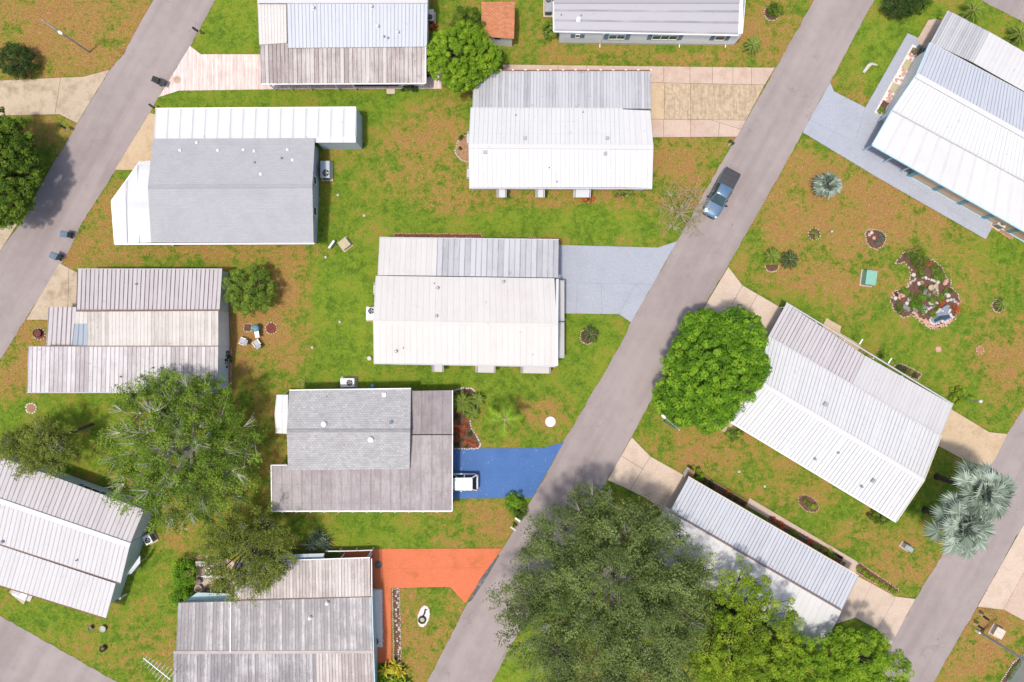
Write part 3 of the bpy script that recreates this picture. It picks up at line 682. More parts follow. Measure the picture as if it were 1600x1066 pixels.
for x0_, x1_ in ((776,792),(837,852),(896,924)): h.awning(A, B, P(x0_,0,1.7).x - A.x, P(x1_,0,1.7).x - A.x, 1.35, 2.1, 1.15)
C, D = V(P(737,0,2.7).x + .02, P(0,190,2.7).y, 0), V(P(737,0,2.7).x + .02, P(0,280,2.7).y, 0)
h.awning(C, D, .6, 2.0, 1.3, 2.1, .6); h.awning(C, D, 4.2, 5.5, 1.3, 2.1, .6)
for x, y, z in ((820,216,3.45),(949,216,3.45),(946,240,3.4),(758,238,3.42)): h.box(x, y, z, (.34, .34, .2), 'grey_metal')
for x, y, z in ((806,180,3.1),(911,175,3.05),(858,262,3.1),(870,284,2.8)): h.vent(x, y, z, .06, .22)
h.done()

# ---- lavender roof home at the top with windows towards the picture
h = House('blue white home with flat lavender grey roof and dark shuttered windows', 1010, 15)
h.section([(866,48.5,2.95),(865,2,4.0),(1156,2,4.0),(1154,54.5,2.95)], 3, 'r_lavender', rib=.02, ribw=.04, split=True, name='roof_panel', gap=.003)
h.section([(865,2,4.0),(866,-55,2.95),(1154,-55,2.95),(1156,2,4.0)], 3, 'r_lavender', rib=.02, ribw=.04, split=True, name='roof_panel', gap=.003)
h.trim((865,2,4.05),(1156,2,4.05), .35, .06, 'r_lavender', 'ridge_cap')
h.trim((865.2,49.2,2.95),(1154,55,2.95), .12, .13, 'trim_white', 'gutter', -.01)
h.trim((865,48,2.98),(864.5,2,4.03), .12, .16, 'trim_white', 'fascia', .02); h.trim((1154.5,54,2.98),(1156.5,2,4.03), .12, .16, 'trim_white', 'fascia', .02)
A, B = P(873,69,0), P(1146,71.5,0)
t4 = [V(A.x, A.y, 2.86), V(B.x, B.y, 2.86), V(B.x, A.y + 7.2, 2.86), V(A.x, A.y + 7.2, 2.86)]; b4 = [V(q.x, q.y, .35) for q in t4]
MB().hexa(b4, t4).build('wall', 'siding_bluewhite', h.o)
MB().hexa([V(q.x, q.y, -.05) for q in b4], [V(q.x, q.y, .35) for q in b4]).build('skirting', 'beige', h.o)
for x in (A.x, B.x):
    MB().hexa([V(x-.02, A.y, 2.86), V(x+.02, A.y, 2.86), V(x+.02, A.y+7.2, 2.86), V(x-.02, A.y+7.2, 2.86)], [V(x-.02, A.y+3.55, 3.85), V(x+.02, A.y+3.55, 3.85), V(x+.02, A.y+3.65, 3.85), V(x-.02, A.y+3.65, 3.85)]).build('gable', 'siding_bluewhite', h.o)
EXCL.append([(q.x, q.y) for q in t4])
fx = lambda p: P(p, 0, 1.7).x - A.x
for x0_, x1_, n_, z0, z1 in ((899,905,1,1.65,2.3),(951,976,2,1.35,2.35),(1019,1058,3,1.35,2.35),(1117,1132,1,1.35,2.35)):
    h.window(A, B, fx(x0_), fx(x1_), z0, z1, n_, True, 'glass_green')
for x in (937, 1061, 1133):
    q = P(x, 70, 0); MB().tube([V(q.x + .12, A.y - .22, 2.8), V(q.x, A.y - .07, 2.5), V(q.x, A.y - .07, .25), V(q.x, A.y - .4, .08)], .05, 6).build('downpipe', 'trim_white', h.o)
h.vent(904,30,3.35,.16,.3,'trim_white'); h.vent(877,23,3.5,.05,.2); h.vent(908,24,3.5,.05,.2)
h.done()

# ---- centre home
h = House('plain white roofed home beside the pale grey blue driveway', 730, 470)
h.section([(590,430,2.95),(681,431,2.95),(683,373,2.5),(593,372,2.5)], 11, 'r_white_warm', rib=.012)
h.section([(681,431,2.95),(872,434,2.95),(873,375,2.5),(683,373,2.5)], 22, 'r_grey_rib', rib=.045, ribw=.16, seed=5)
h.section([(583,503,3.7),(870,508,3.7),(866,435,3.02),(587,431,3.02)], 30, 'r_white_warm', rib=.008, wall='siding_white', ins=(.3,.2,0,.2))
h.section([(583,503,3.7),(870,508,3.7),(869,572,2.75),(584,567,2.75)], 30, 'r_white_warm', rib=.008, wall='siding_white', ins=(.3,.3,0,.35), seed=3)
h.trim((583,503,3.73),(870,508,3.73), .3, .05, 'r_white_warm', 'ridge_cap')
h.trim((584,568,2.74),(868,573,2.74), .12, .12, 'trim_grey', 'gutter'); h.trim((593,371,2.5),(873,374.4,2.5), .1, .12, 'trim_grey', 'gutter')
h.trim((871,436,3.0),(870,508,3.68), .25, .1, 'r_panel_white', 'fascia', .02); h.trim((870,508,3.68),(870,572,2.78), .25, .1, 'r_panel_white', 'fascia', .02)
for x in (597, 650, 700, 755, 810, 868): h.post(x, 376, 2.4)
A, B = V(P(590,0,2.75).x, P(0,566,2.75).y + .3, 0), V(P(864,0,2.75).x, P(0,570,2.75).y + .3, 0)
for x0_, x1_ in ((675,694),(743,775),(814,861)): h.awning(A, B, P(x0_,0,1.7).x - A.x, P(x1_,0,1.7).x - A.x, 1.5, 2.2, 1.25, 'r_white_warm')
A, B = V(P(866,0,2.75).x - .25, P(0,560,2.7).y, 0), V(P(866,0,2.75).x - .25, P(0,440,2.7).y, 0)
h.awning(A, B, 0, 3.65, 1.6, 2.25, 1.35, 'r_white_warm', False); h.awning(A, B, 3.75, 7.9, 1.6, 2.25, 1.35, 'r_white_warm', False)
C, D = V(P(586,0,2.75).x + .3, P(0,437,2.7).y, 0), V(P(586,0,2.75).x + .3, P(0,560,2.7).y, 0)
h.awning(C, D, .2, 1.5, 1.4, 2.1, .75, 'r_white_warm')
for x, y, z in ((684,450,3.2),(682,494,3.6),(787,440,3.1),(619,549,3.05)): h.vent(x, y, z, .11, .24, 'grey_metal')
for x, y, z in ((678,443,3.12),(630,544,3.1)): h.vent(x, y, z, .05, .2)
h.done()

# ---- home with blue driveway
h = House('grey shingle home wrapped by mauve metal carport beside the blue driveway', 575, 690)
h.section([(452,611,3.0),(448,673,3.75),(641,673,3.75),(642,608,3.0)], 18, 'shingle_mix', rib=.014, ribw=.25, wall='siding_white', ins=(.3,0,.25,.2), name='shingle_slope')
h.section([(448,673,3.75),(450,735,3.0),(640,733,3.0),(641,673,3.75)], 18, 'shingle_mix', rib=.014, ribw=.25, wall='siding_white', ins=(0,0,.25,.2), name='shingle_slope', seed=2)
h.trim((448,673,3.8),(641,673,3.8), .3, .05, 'shingle_mix', 'ridge_cap')
h.section([(424,728,2.85),(640,728,2.85),(640,798,2.5),(425,798,2.5)], 14, 'r_mauve', rib=.02, ribw=.04)
h.section([(640,680,2.92),(707,680,2.92),(706,798,2.5),(640,798,2.5)], 4, 'r_mauve', rib=.02, ribw=.04, seed=2)
h.section([(641,678.6,2.98),(706,678.6,2.98),(707,610,2.7),(642,611,2.7)], 4, 'r_mauve_dark', rib=.02, ribw=.04, seed=4)
h.trim((425,799,2.5),(706,799,2.5), .12, .12, 'trim_white', 'gutter'); h.trim((707,610,2.74),(707,679,2.99), .08, .14, 'trim_white', 'fascia'); h.trim((707,680,2.94),(706.5,799,2.54), .08, .14, 'trim_white', 'fascia')
h.trim((423.5,727,2.88),(424.5,799,2.54), .08, .12, 'trim_white', 'fascia'); h.trim((424,727,2.88),(449,727,2.88), .08, .1, 'trim_white', 'fascia')
h.trim((452,609.8,3.0),(642,607.2,3.0), .1, .12, 'trim_white', 'gutter')
for i in range(12): x = 440 + i * 22; h.trim((x,799.4,2.52),(x+2,799.4,2.52), .16, .05, 'trim_white', 'bracket', .02)
h.section([(429,646,2.75),(450,646,2.75),(450,617,2.6),(432,617,2.6)], 2, 'r_panel_white', rib=.01, wall='siding_grey', ins=(.1,0,0,.1))
h.section([(429,646,2.75),(450,646,2.75),(450,678,2.6),(431,677,2.6)], 2, 'r_panel_white', rib=.01, wall='siding_grey', ins=(.1,0,0,.1))
for x, y in ((703,613),(703,690),(703,735),(703,795),(650,796),(590,796),(530,796),(480,796),(429,795),(429,731)): h.post(x, y, 2.4)
h.vent(506,663,3.62,.2,.3,'trim_white'); h.vent(579,687,3.6,.2,.3,'trim_white'); h.vent(611,660,3.6,.15,.25,'pale_metal','shutter'); h.box(600,617,3.1,(.38,.42,.14),'trim_white'); h.vent(510,620,3.1,.04,.2); h.vent(537,696,3.5,.04,.15)
EXCL.append([(q.x, q.y) for q in (P(450,620), P(640,620), P(640,790), P(450,790))])
h.done()

# ---- home with orange driveway
h = House('dirty grey corrugated roof home at the end of the orange driveway', 430, 980)
h.section([(366,937,2.85),(579,932,2.85),(578,872,2.4),(366,879,2.4)], 42, 'r_dirty_pink', rib=.035, ribw=.16)
h.section([(361,940,2.95),(580,933,2.95),(582,1018,3.5),(360,1020,3.5)], 44, 'r_dirty_grey', rib=.02, ribw=.2, wall='siding_mint', ins=(0,.25,.15,0))
h.section([(278,942,2.95),(360,940,2.95),(359,1020,3.5),(275,1020,3.5)], 15, 'r_dirty_grey', rib=.02, ribw=.2, wall='siding_mint', ins=(.25,0,.15,0), seed=4)
h.section([(271,1019,3.45),(493,1019,3.45),(495,1110,2.7),(269,1110,2.7)], 42, 'r_dirty_grey', rib=.025, ribw=.2, wall='siding_mint', ins=(.25,0,0,.25), seed=6)
h.section([(493,1020,3.45),(583,1018,3.45),(586,1110,2.7),(495,1110,2.7)], 18, 'r_dirty_pink', rib=.03, ribw=.2, wall='siding_mint', ins=(0,.25,0,.25), seed=7)
h.trim((366,938.6,2.9),(579,933,2.9), .1, .05, 'dirt_line', 'flashing', .02); h.trim((271,1019.5,3.5),(583,1018.5,3.5), .3, .05, 'r_dirty_pink', 'ridge_cap', .03)
h.trim((580.5,873,2.4),(581,932,2.84), .08, .12, 'trim_white', 'fascia'); h.trim((581,933,2.95),(583.5,1018,3.5), .08, .14, 'trim_lightblue', 'fascia'); h.trim((583.5,1018,3.5),(587,1110,2.7), .08, .14, 'trim_lightblue', 'fascia')
h.trim((366,878.6,2.4),(578,871.5,2.4), .09, .1, 'trim_white', 'gutter'); h.trim((360.5,941,3.0),(360,1019,3.55), .12, .03, 'pale_metal', 'seam', .03)
for x, y, z in ((484,966,3.2),(511,943,3.05)): h.vent(x, y, z, .12, .35, 'trim_white')
for x in (372, 420, 475, 530, 574): h.post(x, 875.5, 2.3)
h.done()

# ---- left rotated home
h = House('rotated home with three ribbed roof strips and pale grey end wall', 100, 850)
h.section([(203,852,3.55),(-60,762,3.55),(-38,700,2.8),(226,797,2.8)], 38, 'r_pink_white', rib=.035, ribw=.14, wall='siding_palegreen', ins=(.35,.3,0,.45))
h.section([(203,853,3.55),(-60,763,3.55),(-74,826,2.98),(189,911,2.98)], 38, 'r_light_lined', rib=.035, ribw=.14, wall='siding_palegreen', ins=(.35,.3,0,.1), seed=3)
h.section([(181,912,2.88),(-74,828,2.88),(-92,886,2.45),(166,966,2.45)], 38, 'r_light_lined', rib=.025, ribw=.14, seed=5, wall='siding_palegreen', ins=(.35,.3,.1,1.2))
h.trim((203,852.5,3.62),(-60,762.5,3.62), .5, .06, 'r_panel_white', 'ridge_cap'); h.trim((166,967,2.44),(-92,887,2.44), .10, .12, 'rust_brown', 'gutter')
h.trim((189,911.6,2.95),(-74,827,2.95), .1, .05, 'dirt_line', 'flashing', .02)
A, B = V(*P(218,795,0).xy, 0), V(*P(-20,706,0).xy, 0)
a_, b_ = P(226,797,2.8), P(-38,700,2.8); dv = (b_ - a_).normalized(); nn = Vector((dv.y, -dv.x, 0)); 
if nn.y < 0: nn = -nn
wa = a_ - nn * .45 + dv * .35; wa.z = 0; wb = b_ - nn * .45; wb.z = 0
tt = (P(146,755,1.6) - wa).dot(dv)
h.window(wa, wb, tt - .9, tt + .9, 1.2, 2.1, 2, True, 'glass_green')
h.vent(119,876,3.2,.06,.2); h.vent(3,847,3.05,.12,.25)
h.done()

# ---- top right rotated home
h = House('large rotated home with four white roof strips, teal trim and a long planter', 1500, 190)
h.section([(1521,98,2.9),(1454,66.5,2.9),(1481,16,2.6),(1546,50,2.6)], 18, 'r_grey_rib', rib=.035, ribw=.16)
h.section([(1631,160,2.9),(1521,98,2.9),(1546,50,2.6),(1656,112,2.6)], 16, 'r_white', rib=.008)
h.section([(1660,244,3.75),(1432,117,3.75),(1454,67,3.0),(1660,178,3.0)], 44, 'r_blue_white', rib=.03, ribw=.14, wall='siding_white', ins=(.2,.3,0,.2))
h.section([(1660,245,3.75),(1432,118,3.75),(1395,172,3.0),(1660,314,3.0)], 44, 'r_white_lined', rib=.02, ribw=.14, wall='siding_white', ins=(.2,.3,0,.2), seed=2)
h.section([(1660,315,2.92),(1395,173,2.92),(1364,226,2.5),(1660,394,2.5)], 14, 'r_white', rib=.008, seed=3)
h.trim((1432,117.5,3.82),(1660,244.5,3.82), .5, .06, 'r_panel_white', 'ridge_cap'); h.trim((1395,172.6,3.02),(1660,314.6,3.02), .12, .05, 'trim_grey', 'flashing', .01)
h.trim((1454,66.8,2.98),(1640,167,2.98), .12, .05, 'trim_grey', 'flashing', .01)
h.trim((1363.3,226.6,2.5),(1660,394.8,2.5), .16, .16, 'trim_lightblue', 'gutter', -.01); h.trim((1363.3,226,2.53),(1394,172.5,2.95), .1, .22, 'trim_lightblue', 'fascia'); h.trim((1394.5,172,3.03),(1431.5,117.5,3.78), .1, .2, 'trim_lightblue', 'fascia'); h.trim((1431.5,117.5,3.78),(1453.5,66.5,3.03), .1, .2, 'trim_lightblue', 'fascia')
h.trim((1480.5,15.5,2.6),(1656,111.5,2.6), .1, .12, 'rust_brown', 'gutter')
a_, b_ = P(1364,226,2.5), P(1660,394,2.5); dv = (b_ - a_).normalized(); nn = Vector((-dv.y, dv.x, 0))
if nn.y < 0: nn = -nn
wa = a_ + nn * .22 + dv * 5.6; wb = b_ + nn * .22; wa.z = wb.z = 0
MB().hexa([wa + V(0,0,-.05), wb + V(0,0,-.05), wb + nn * 2.5 + V(0,0,-.05), wa + nn * 2.5 + V(0,0,-.05)], [wa + V(0,0,2.33), wb + V(0,0,2.33), wb + nn * 2.5 + V(0,0,2.55), wa + nn * 2.5 + V(0,0,2.55)]).build('porch_wall', 'siding_tan', h.o)
MB().bar(wa - nn * .03 + V(0,0,.16), wb - nn * .03 + V(0,0,.16), .08, .2).build('skirting', 'trim_lightblue', h.o)
for k in range(5): q = wa + dv * (k * 2.95) - nn * .02; MB().box((q.x, q.y, 1.15), (.42, .08, 2.3), math.atan2(dv.y, dv.x)).build('post', 'trim_teal', h.o)
for k in (.15, 2.6, 4.6): q = a_ + dv * k + nn * .15; MB().box((q.x, q.y, 1.2), (.1, .1, 2.4)).build('post', 'trim_lightblue', h.o)
q = P(1391,178,2.5); MB().box((q.x, q.y, 1.25), (.1, .1, 2.5)).build('post', 'trim_lightblue', h.o)
EXCL.append([(p.x, p.y) for p in (P(1400,170), P(1440,100), P(1640,200), P(1600,330))])
h.done()

# ---- right middle rotated home
h = House('rotated home with bright ribbed metal roof beside the garden with the pond', 1310, 640)
h.section([(1332,600,2.9),(1201,525,2.9),(1229,474,2.5),(1352,556,2.5)], 24, 'r_pink_white', rib=.045, ribw=.16)
h.section([(1470,681,2.9),(1332,600,2.9),(1352,556,2.5),(1489,633,2.5)], 26, 'r_light_lined', rib=.012)
h.section([(1443,751,3.75),(1183,595,3.75),(1201,525.5,2.98),(1470,681.5,2.98)], 50, 'r_bright_lined', rib=.03, ribw=.14, wall='siding_white', ins=(.3,.3,0,.2))
h.section([(1443,752,3.75),(1183,596,3.75),(1134,654,2.75),(1400,815,2.75)], 50, 'r_bright_lined', rib=.03, ribw=.14, wall='siding_white', ins=(.3,.3,0,.4), seed=2)
h.trim((1183,595.5,3.82),(1443,751.5,3.82), .5, .06, 'r_panel_white', 'ridge_cap'); h.trim((1228.5,473,2.5),(1489.5,632,2.5), .12, .12, 'trim_grey', 'gutter')
h.trim((1133.5,655,2.74),(1400,816,2.74), .12, .12, 'trim_white', 'gutter'); h.trim((1201,525,3.02),(1470,681,3.02), .1, .05, 'trim_grey', 'flashing', .01)
h.trim((1471,681,3.0),(1444,751.5,3.77), .1, .15, 'beige', 'fascia'); h.trim((1444,751.5,3.77),(1401,815,2.78), .1, .15, 'beige', 'fascia')
for x, y, z in ((1290,632,3.6),(1365,752,3.35)): h.box(x, y, z, (.36, .36, .24), 'grey_metal', R(-30))
for x, y, z in ((1310,708,3.4),(1274,718,3.2),(1347,761,3.2)): h.vent(x, y, z, .08, .25)
for x, y in ((1234,479),(1275,504),(1320,532),(1365,560),(1410,588),(1455,615),(1484,632)): h.post(x, y, 2.35)
for x, y in ((1345,534),(1390,564)):
    MB().tube([P(x-2,y+4,2.5), P(x+3,y-4,2.6)], .07, 6).build('downpipe', 'trim_white', h.o)
h.done()

# ---- lower right rotated home
h = House('rotated home with ribbed strip and smooth white roof half under the giant oak', 1170, 890)
h.section([(1315,954,2.9),(1047,799,2.9),(1076,746,2.45),(1341,901,2.45)], 54, 'r_blue_lined', rib=.04, ribw=.16)
h.section([(1315,955,3.1),(1047,800,3.1),(1014,866,2.75),(1283,1020,2.75)], 30, 'r_white', rib=.008, wall='siding_white', ins=(.3,.3,0,.35))
h.trim((1047,799.5,3.16),(1315,954.5,3.16), .14, .05, 'dirt_line', 'flashing', .0); h.trim((1075.5,745,2.45),(1341.5,900,2.45), .12, .12, 'beige', 'gutter')
h.trim((1013.5,867,2.74),(1283,1021,2.74), .12, .12, 'trim_white', 'gutter')
h.vent(1232,950,3.05,.07,.22)
for x, y in ((1079,751),(1110,770),(1150,793),(1190,817),(1235,843),(1280,869),(1335,901)): h.post(x, y, 2.3)
EXCL.append([(p.x, p.y) for p in (P(1075,765), P(1330,905), P(1300,960), P(1050,820))])
h.done()

# ---- small shed and the corner home
h = House('small white shed with terracotta shingle roof beside the round green tree', 778, 35, 'garden_shed', 'shed')
h.section([(751,57,2.15),(752,30,2.75),(804,30,2.75),(803,61,2.15)], 14, 'shingle_terracotta', rib=.016, ribw=.25, wall='siding_bluewhite', ins=(.15,0,.2,.2), name='shingle_slope')
h.section([(752,30,2.75),(752,3,2.2),(804,3,2.2),(804,30,2.75)], 12, 'shingle_terracotta', rib=.016, ribw=.25, wall='siding_bluewhite', ins=(0,.15,.2,.2), name='shingle_slope', seed=3)
q = P(777,62.5,1.8); MB().box((q.x, P(0,60,2.15).y + .14, 1.75), (.62, .05, .2)).build('vent_panel', 'black', h.o)
h.done()
h = House('corner of a pale roofed home beside the leaning utility pole', 1650, 1090)
h.section([(1662,1056,3.1),(1612,1136,3.1),(1578,1114,2.6),(1628,1038,2.6)], 12, 'r_light_lined', rib=.03, wall='siding_white', ins=(.2,.2,0,.2))
h.section([(1662,1056,3.1),(1612,1136,3.1),(1647,1156,2.6),(1697,1076,2.6)], 12, 'r_light_lined', rib=.03, wall='siding_white', ins=(.2,.2,0,.2))
h.done()
# ================================================================== trees, palms, shrubs
def leaf_mat(name, dark, mid, light, trans=.35, rough=.55, brown=None):
    t = NT(name); at = t.new('ShaderNodeAttribute', attribute_name='tint').outputs['Fac']
    c = t.mix(t.ramp(at, .0, .55), dark, mid); c = t.mix(t.ramp(at, .5, 1.0), c, light)
    if brown: c = t.mix(t.math('MULTIPLY', t.ramp(t.noise(t.pos(), .9, 4), .55, .75), .6), c, brown)
    t.out(c, rough, 0, .15)
    tr = t.new('ShaderNodeBsdfTranslucent'); t.l.new(c, tr.inputs['Color'])
    mx = t.new('ShaderNodeMixShader'); mx.inputs[0].default_value = trans
    t.l.new(t.b.outputs[0], mx.inputs[1]); t.l.new(tr.outputs[0], mx.inputs[2])
    t.l.new(mx.outputs[0], t.n['Material Output'].inputs['Surface']); return t.m
leaf_mat('leaf_mango', (.048, .115, .010), (.125, .275, .014), (.31, .50, .035))
leaf_mat('leaf_lime', (.095, .185, .012), (.195, .345, .018), (.37, .51, .035))
leaf_mat('leaf_round', (.042, .085, .010), (.105, .185, .018), (.25, .34, .035))
leaf_mat('leaf_dark', (.022, .050, .012), (.050, .095, .02), (.10, .16, .035))
leaf_mat('leaf_oak', (.075, .110, .030), (.155, .210, .058), (.30, .365, .115))
leaf_mat('leaf_loose', (.075, .135, .016), (.165, .265, .028), (.32, .43, .06))
leaf_mat('leaf_olive', (.095, .12, .018), (.185, .23, .036), (.32, .355, .07))
leaf_mat('leaf_yellow', (.085, .150, .012), (.20, .305, .018), (.40, .49, .04))
leaf_mat('leaf_silver', (.080, .110, .075), (.205, .260, .195), (.42, .48, .395), .15, .5)
leaf_mat('leaf_frond', (.055, .11, .010), (.15, .25, .016), (.30, .41, .03))
leaf_mat('leaf_blueblade', (.055, .085, .06), (.12, .17, .13), (.22, .28, .22))
leaf_mat('leaf_croton', (.30, .28, .02), (.52, .46, .03), (.70, .62, .08))
leaf_mat('leaf_red', (.30, .05, .02), (.55, .12, .04), (.70, .25, .10))
leaf_mat('leaf_pale', (.18, .26, .16), (.34, .44, .30), (.52, .60, .48))
simple('bark_grey', (.27, .245, .22), .9, var=.3, scale=6); simple('bark_dark', (.075, .058, .045), .9, var=.3, scale=6); simple('bark_pale', (.52, .48, .42), .9, var=.25, scale=6); simple('twig_straw', (.36, .30, .17), .9, var=.3, scale=6)

def leaves(name, C, N, size, tint, m, parent, asp=.5, seed=0, label=None):
    """one mesh of leaf shaped faces: centres C, normals N, lengths size"""
    rg = np.random.default_rng(seed); n = len(C)
    N = N / (np.linalg.norm(N, axis=1, keepdims=True) + 1e-9)
    r = rg.normal(size=(n, 3)); T = np.cross(N, r); T /= (np.linalg.norm(T, axis=1, keepdims=True) + 1e-9); B = np.cross(N, T)
    L = size[:, None] * .5; Wd = L * asp
    v = np.stack([C - T * L, C + B * Wd, C + T * L + N * L * .15, C - B * Wd], 1).reshape(-1, 3)
    return raw_mesh(name, v, 4, np.repeat(tint, 4), m, parent)
def raw_mesh(name, v, k, tint, m, parent, smooth=False):
    v = np.asarray(v, dtype=np.float64) - np.array(ORG[parent] if parent is not None else (0, 0, 0)); n = len(v) // k
    me = bpy.data.meshes.new(name); me.vertices.add(len(v)); me.vertices.foreach_set('co', v.astype(np.float32).ravel())
    me.loops.add(len(v)); me.loops.foreach_set('vertex_index', np.arange(len(v), dtype=np.int32))
    me.polygons.add(n); me.polygons.foreach_set('loop_start', np.arange(0, len(v), k, dtype=np.int32))
    me.update(calc_edges=True); me.validate()
    me.attributes.new('tint', 'FLOAT', 'POINT').data.foreach_set('value', np.asarray(tint, dtype=np.float32))
    me.materials.append(M[m]); o = bpy.data.objects.new(name, me); link(o, parent)
    if parent is not None: ORG[o] = ORG[parent]
    return o

def dome_points(n, c, r, rg, lo=-.15, jit=.12):
    """points spread over a dome shaped shell"""
    i = np.arange(n) + .5; z = 1 - (1 - lo) * i / n; ph = i * 2.399963 + rg.uniform(0, 6)
    rr = np.sqrt(np.maximum(0, 1 - z ** 2)); d = np.stack([rr * np.cos(ph), rr * np.sin(ph), z], 1)
    d += rg.normal(size=d.shape) * jit
    return np.array(c) + d * np.array(r), d
def clump_leaves(K, rad, per, rg, lsize, up=.5, lo=.0, flat=.8, tintk=.6, spread=.25):
    """K clump centres (k,3) -> leaf centres, normals, sizes, tints"""
    k = len(K); n = k * per
    d = rg.normal(size=(n, 3)); d /= np.linalg.norm(d, axis=1, keepdims=True); d[:, 2] = np.where(d[:, 2] < lo, np.abs(d[:, 2]) * .6, d[:, 2])
    rad = np.repeat(rad, per); rr = rad * rg.uniform(.45, 1.05, n) ** .6
    C = np.repeat(K, per, 0) + d * rr[:, None] * np.array([1, 1, flat])
    N = d * (1 - up) + np.array([0, 0, up]) + rg.normal(size=(n, 3)) * spread
    ct = np.repeat(rg.uniform(0, 1, k), per)
    t = np.clip(ct * tintk + rg.uniform(0, 1, n) * (1 - tintk) + (d[:, 2] * .1), 0, 1)
    s = lsize * rg.uniform(.7, 1.3, n)
    return C, N, s, t
def branches(parent, base, fork, tips, rg, r0, m='bark_grey', mid=5, name='branches', twig=.02, sub=None):
    """limbs from the fork to a few tips, finer branches from the nearest limb point to the others"""
    mb = MB(); nodes = []; k = max(4, len(tips) // 8) if sub is None else sub
    idx = rg.permutation(len(tips)); main = idx[:k]; rest = idx[k:]
    f = Vector(fork)
    for i in main:
        t = Vector(tips[i]); c = (f + t) / 2 + Vector((rg.uniform(-.4, .4), rg.uniform(-.4, .4), -(t - f).length * .10))
        pts = []; 
        for q in np.linspace(0, 1, mid + 1):
            p = f.lerp(c, q).lerp(c.lerp(t, q), q) + Vector(tuple(rg.normal(size=3) * .06 * (0 < q < 1))); pts.append(p)
        rads = [r0 * .55 * (1 - q) ** .8 + twig for q in np.linspace(0, 1, mid + 1)]
        mb.tube(pts, rads, 5); nodes += pts[1:]
    nd = np.array([tuple(p) for p in nodes])
    for i in rest:
        t = np.array(tips[i]); D = np.linalg.norm(nd - t, axis=1) + (nd[:, 2] > t[2]) * .8
        j = nd[int(np.argmin(D))]; mdp = (j + t) / 2 + rg.normal(size=3) * .12
        mb.tube([tuple(j), tuple(mdp), tuple(t)], [twig * 2.4, twig * 1.6, twig * .7], 4, False)
    return mb.build(name, m, parent)

def tree(label, px, py, zc, r, n, rc, per, lsize, m, bark='bark_grey', seed=1, hub=None, trunk=.25, lean=(0, 0), name='tree', cat='tree', lo=-.2, inner=.35, up=.5, asp=.55, flat=.8, jit=.13, group=None, tintk=.6, extra=None, lobes=None, fuzzy=0, twigs=None, sub=None, spread=.25):
    """px,py: photo position of the crown's middle, which stands zc up; r=(rx,ry,rz) in metres"""
    rg = np.random.default_rng(seed); c = P(px, py, zc); base = Vector((c.x + lean[0], c.y + lean[1], 0))
    o = thing(name, label, cat, base, group=group)
    fork = Vector((c.x + lean[0] * .4, c.y + lean[1] * .4, max(.4, zc - r[2] * .75)))
    pts = [base + Vector((0, 0, -.15)), base + Vector((0, 0, .15)), base.lerp(fork, .5) + Vector((rg.uniform(-.1, .1), rg.uniform(-.1, .1), 0)), fork]
    MB().tube(pts, [trunk * 1.5, trunk * 1.15, trunk, trunk * .8], 8).build('trunk', bark, o, smooth=True)
    if lobes:
        lb = [(np.array(tuple(P(q[0], q[1], q[2]))), np.array((q[3], q[3], q[3] * (q[4] if len(q) > 4 else .62)))) for q in lobes]; tot = sum(q[3] ** 2 for q in lobes); K = []
        for i, (lc, lr) in enumerate(lb):
            kk, _ = dome_points(max(6, int(n * lobes[i][3] ** 2 / tot)), lc, lr, rg, lo, jit)
            for j, (oc, orr) in enumerate(lb):
                if j != i: kk = kk[np.linalg.norm((kk - oc) / orr, axis=1) > .62]
            K.append(kk)
        K = np.concatenate(K)
    else: K, d = dome_points(n, c, r, rg, lo, jit)
    if inner: 
        if lobes: Ki = np.concatenate([dome_points(max(3, int(n * inner * q[3] ** 2 / tot)), lc, lr * .66, rg, lo, .2)[0] for q, (lc, lr) in zip(lobes, lb)])
        else: Ki, _ = dome_points(int(n * inner), c, tuple(x * .68 for x in r), rg, lo, .2)
        K = np.concatenate([K, Ki])
    if extra is not None: K = np.concatenate([K, np.array([tuple(P(*e)) for e in extra])])
    K[:, 2] = np.maximum(K[:, 2], rc * .7 + .1)
    branches(o, base, fork, [(k[0], k[1], max(.25, k[2] - rc * .7)) for k in K], rg, trunk, bark, sub=sub)
    rad = rc * rg.uniform(.7, 1.25, len(K))
    C, N, s, t = clump_leaves(K, rad, per, rg, lsize, up, -.1, flat, tintk, spread)
    if fuzzy:      # open sprays that point outwards instead of round tufts
        out = K - np.array(tuple(fork)); out /= np.linalg.norm(out, axis=1, keepdims=True); ns = 5; nl_ = per // ns; Q = []
        for k, od, rr in zip(K, out, rad):
            for _ in range(ns):
                e = od * .9 + rg.normal(size=3) * .6; e[2] = e[2] * .5; e /= np.linalg.norm(e); q_ = rg.uniform(0, 1, (nl_, 1))
                Q.append(k + e * rr * fuzzy * (q_ * 1.5 - .35) + rg.normal(size=(nl_, 3)) * rr * (.34 - .2 * q_))
            Q.append(k + rg.normal(size=(per - ns * nl_, 3)) * rr * .4)
        C = np.concatenate(Q)
    leaves('crown', C, N, s, t, m, o, asp, seed)
    if twigs:
        mb = MB(); cnt, ln, mt = twigs; f = np.array(tuple(fork))
        for i in rg.choice(len(K), cnt):
            k = K[i]; dd = k - f; dd /= np.linalg.norm(dd)
            for _ in range(7):
                e = dd + rg.normal(size=3) * .38; e[2] = abs(e[2]) * .5 + .06; e /= np.linalg.norm(e); L = ln * rg.uniform(.5, 1.2); b0 = k - dd * ln * .25 + np.array([0, 0, rc * .55])
                mb.tube([tuple(b0), tuple(b0 + e * L * .5 + rg.normal(size=3) * .05), tuple(b0 + e * L)], [.024, .016, .007], 4, False)
        tag(mb.build('bare_twigs', mt, o), kind='stuff')
    return o
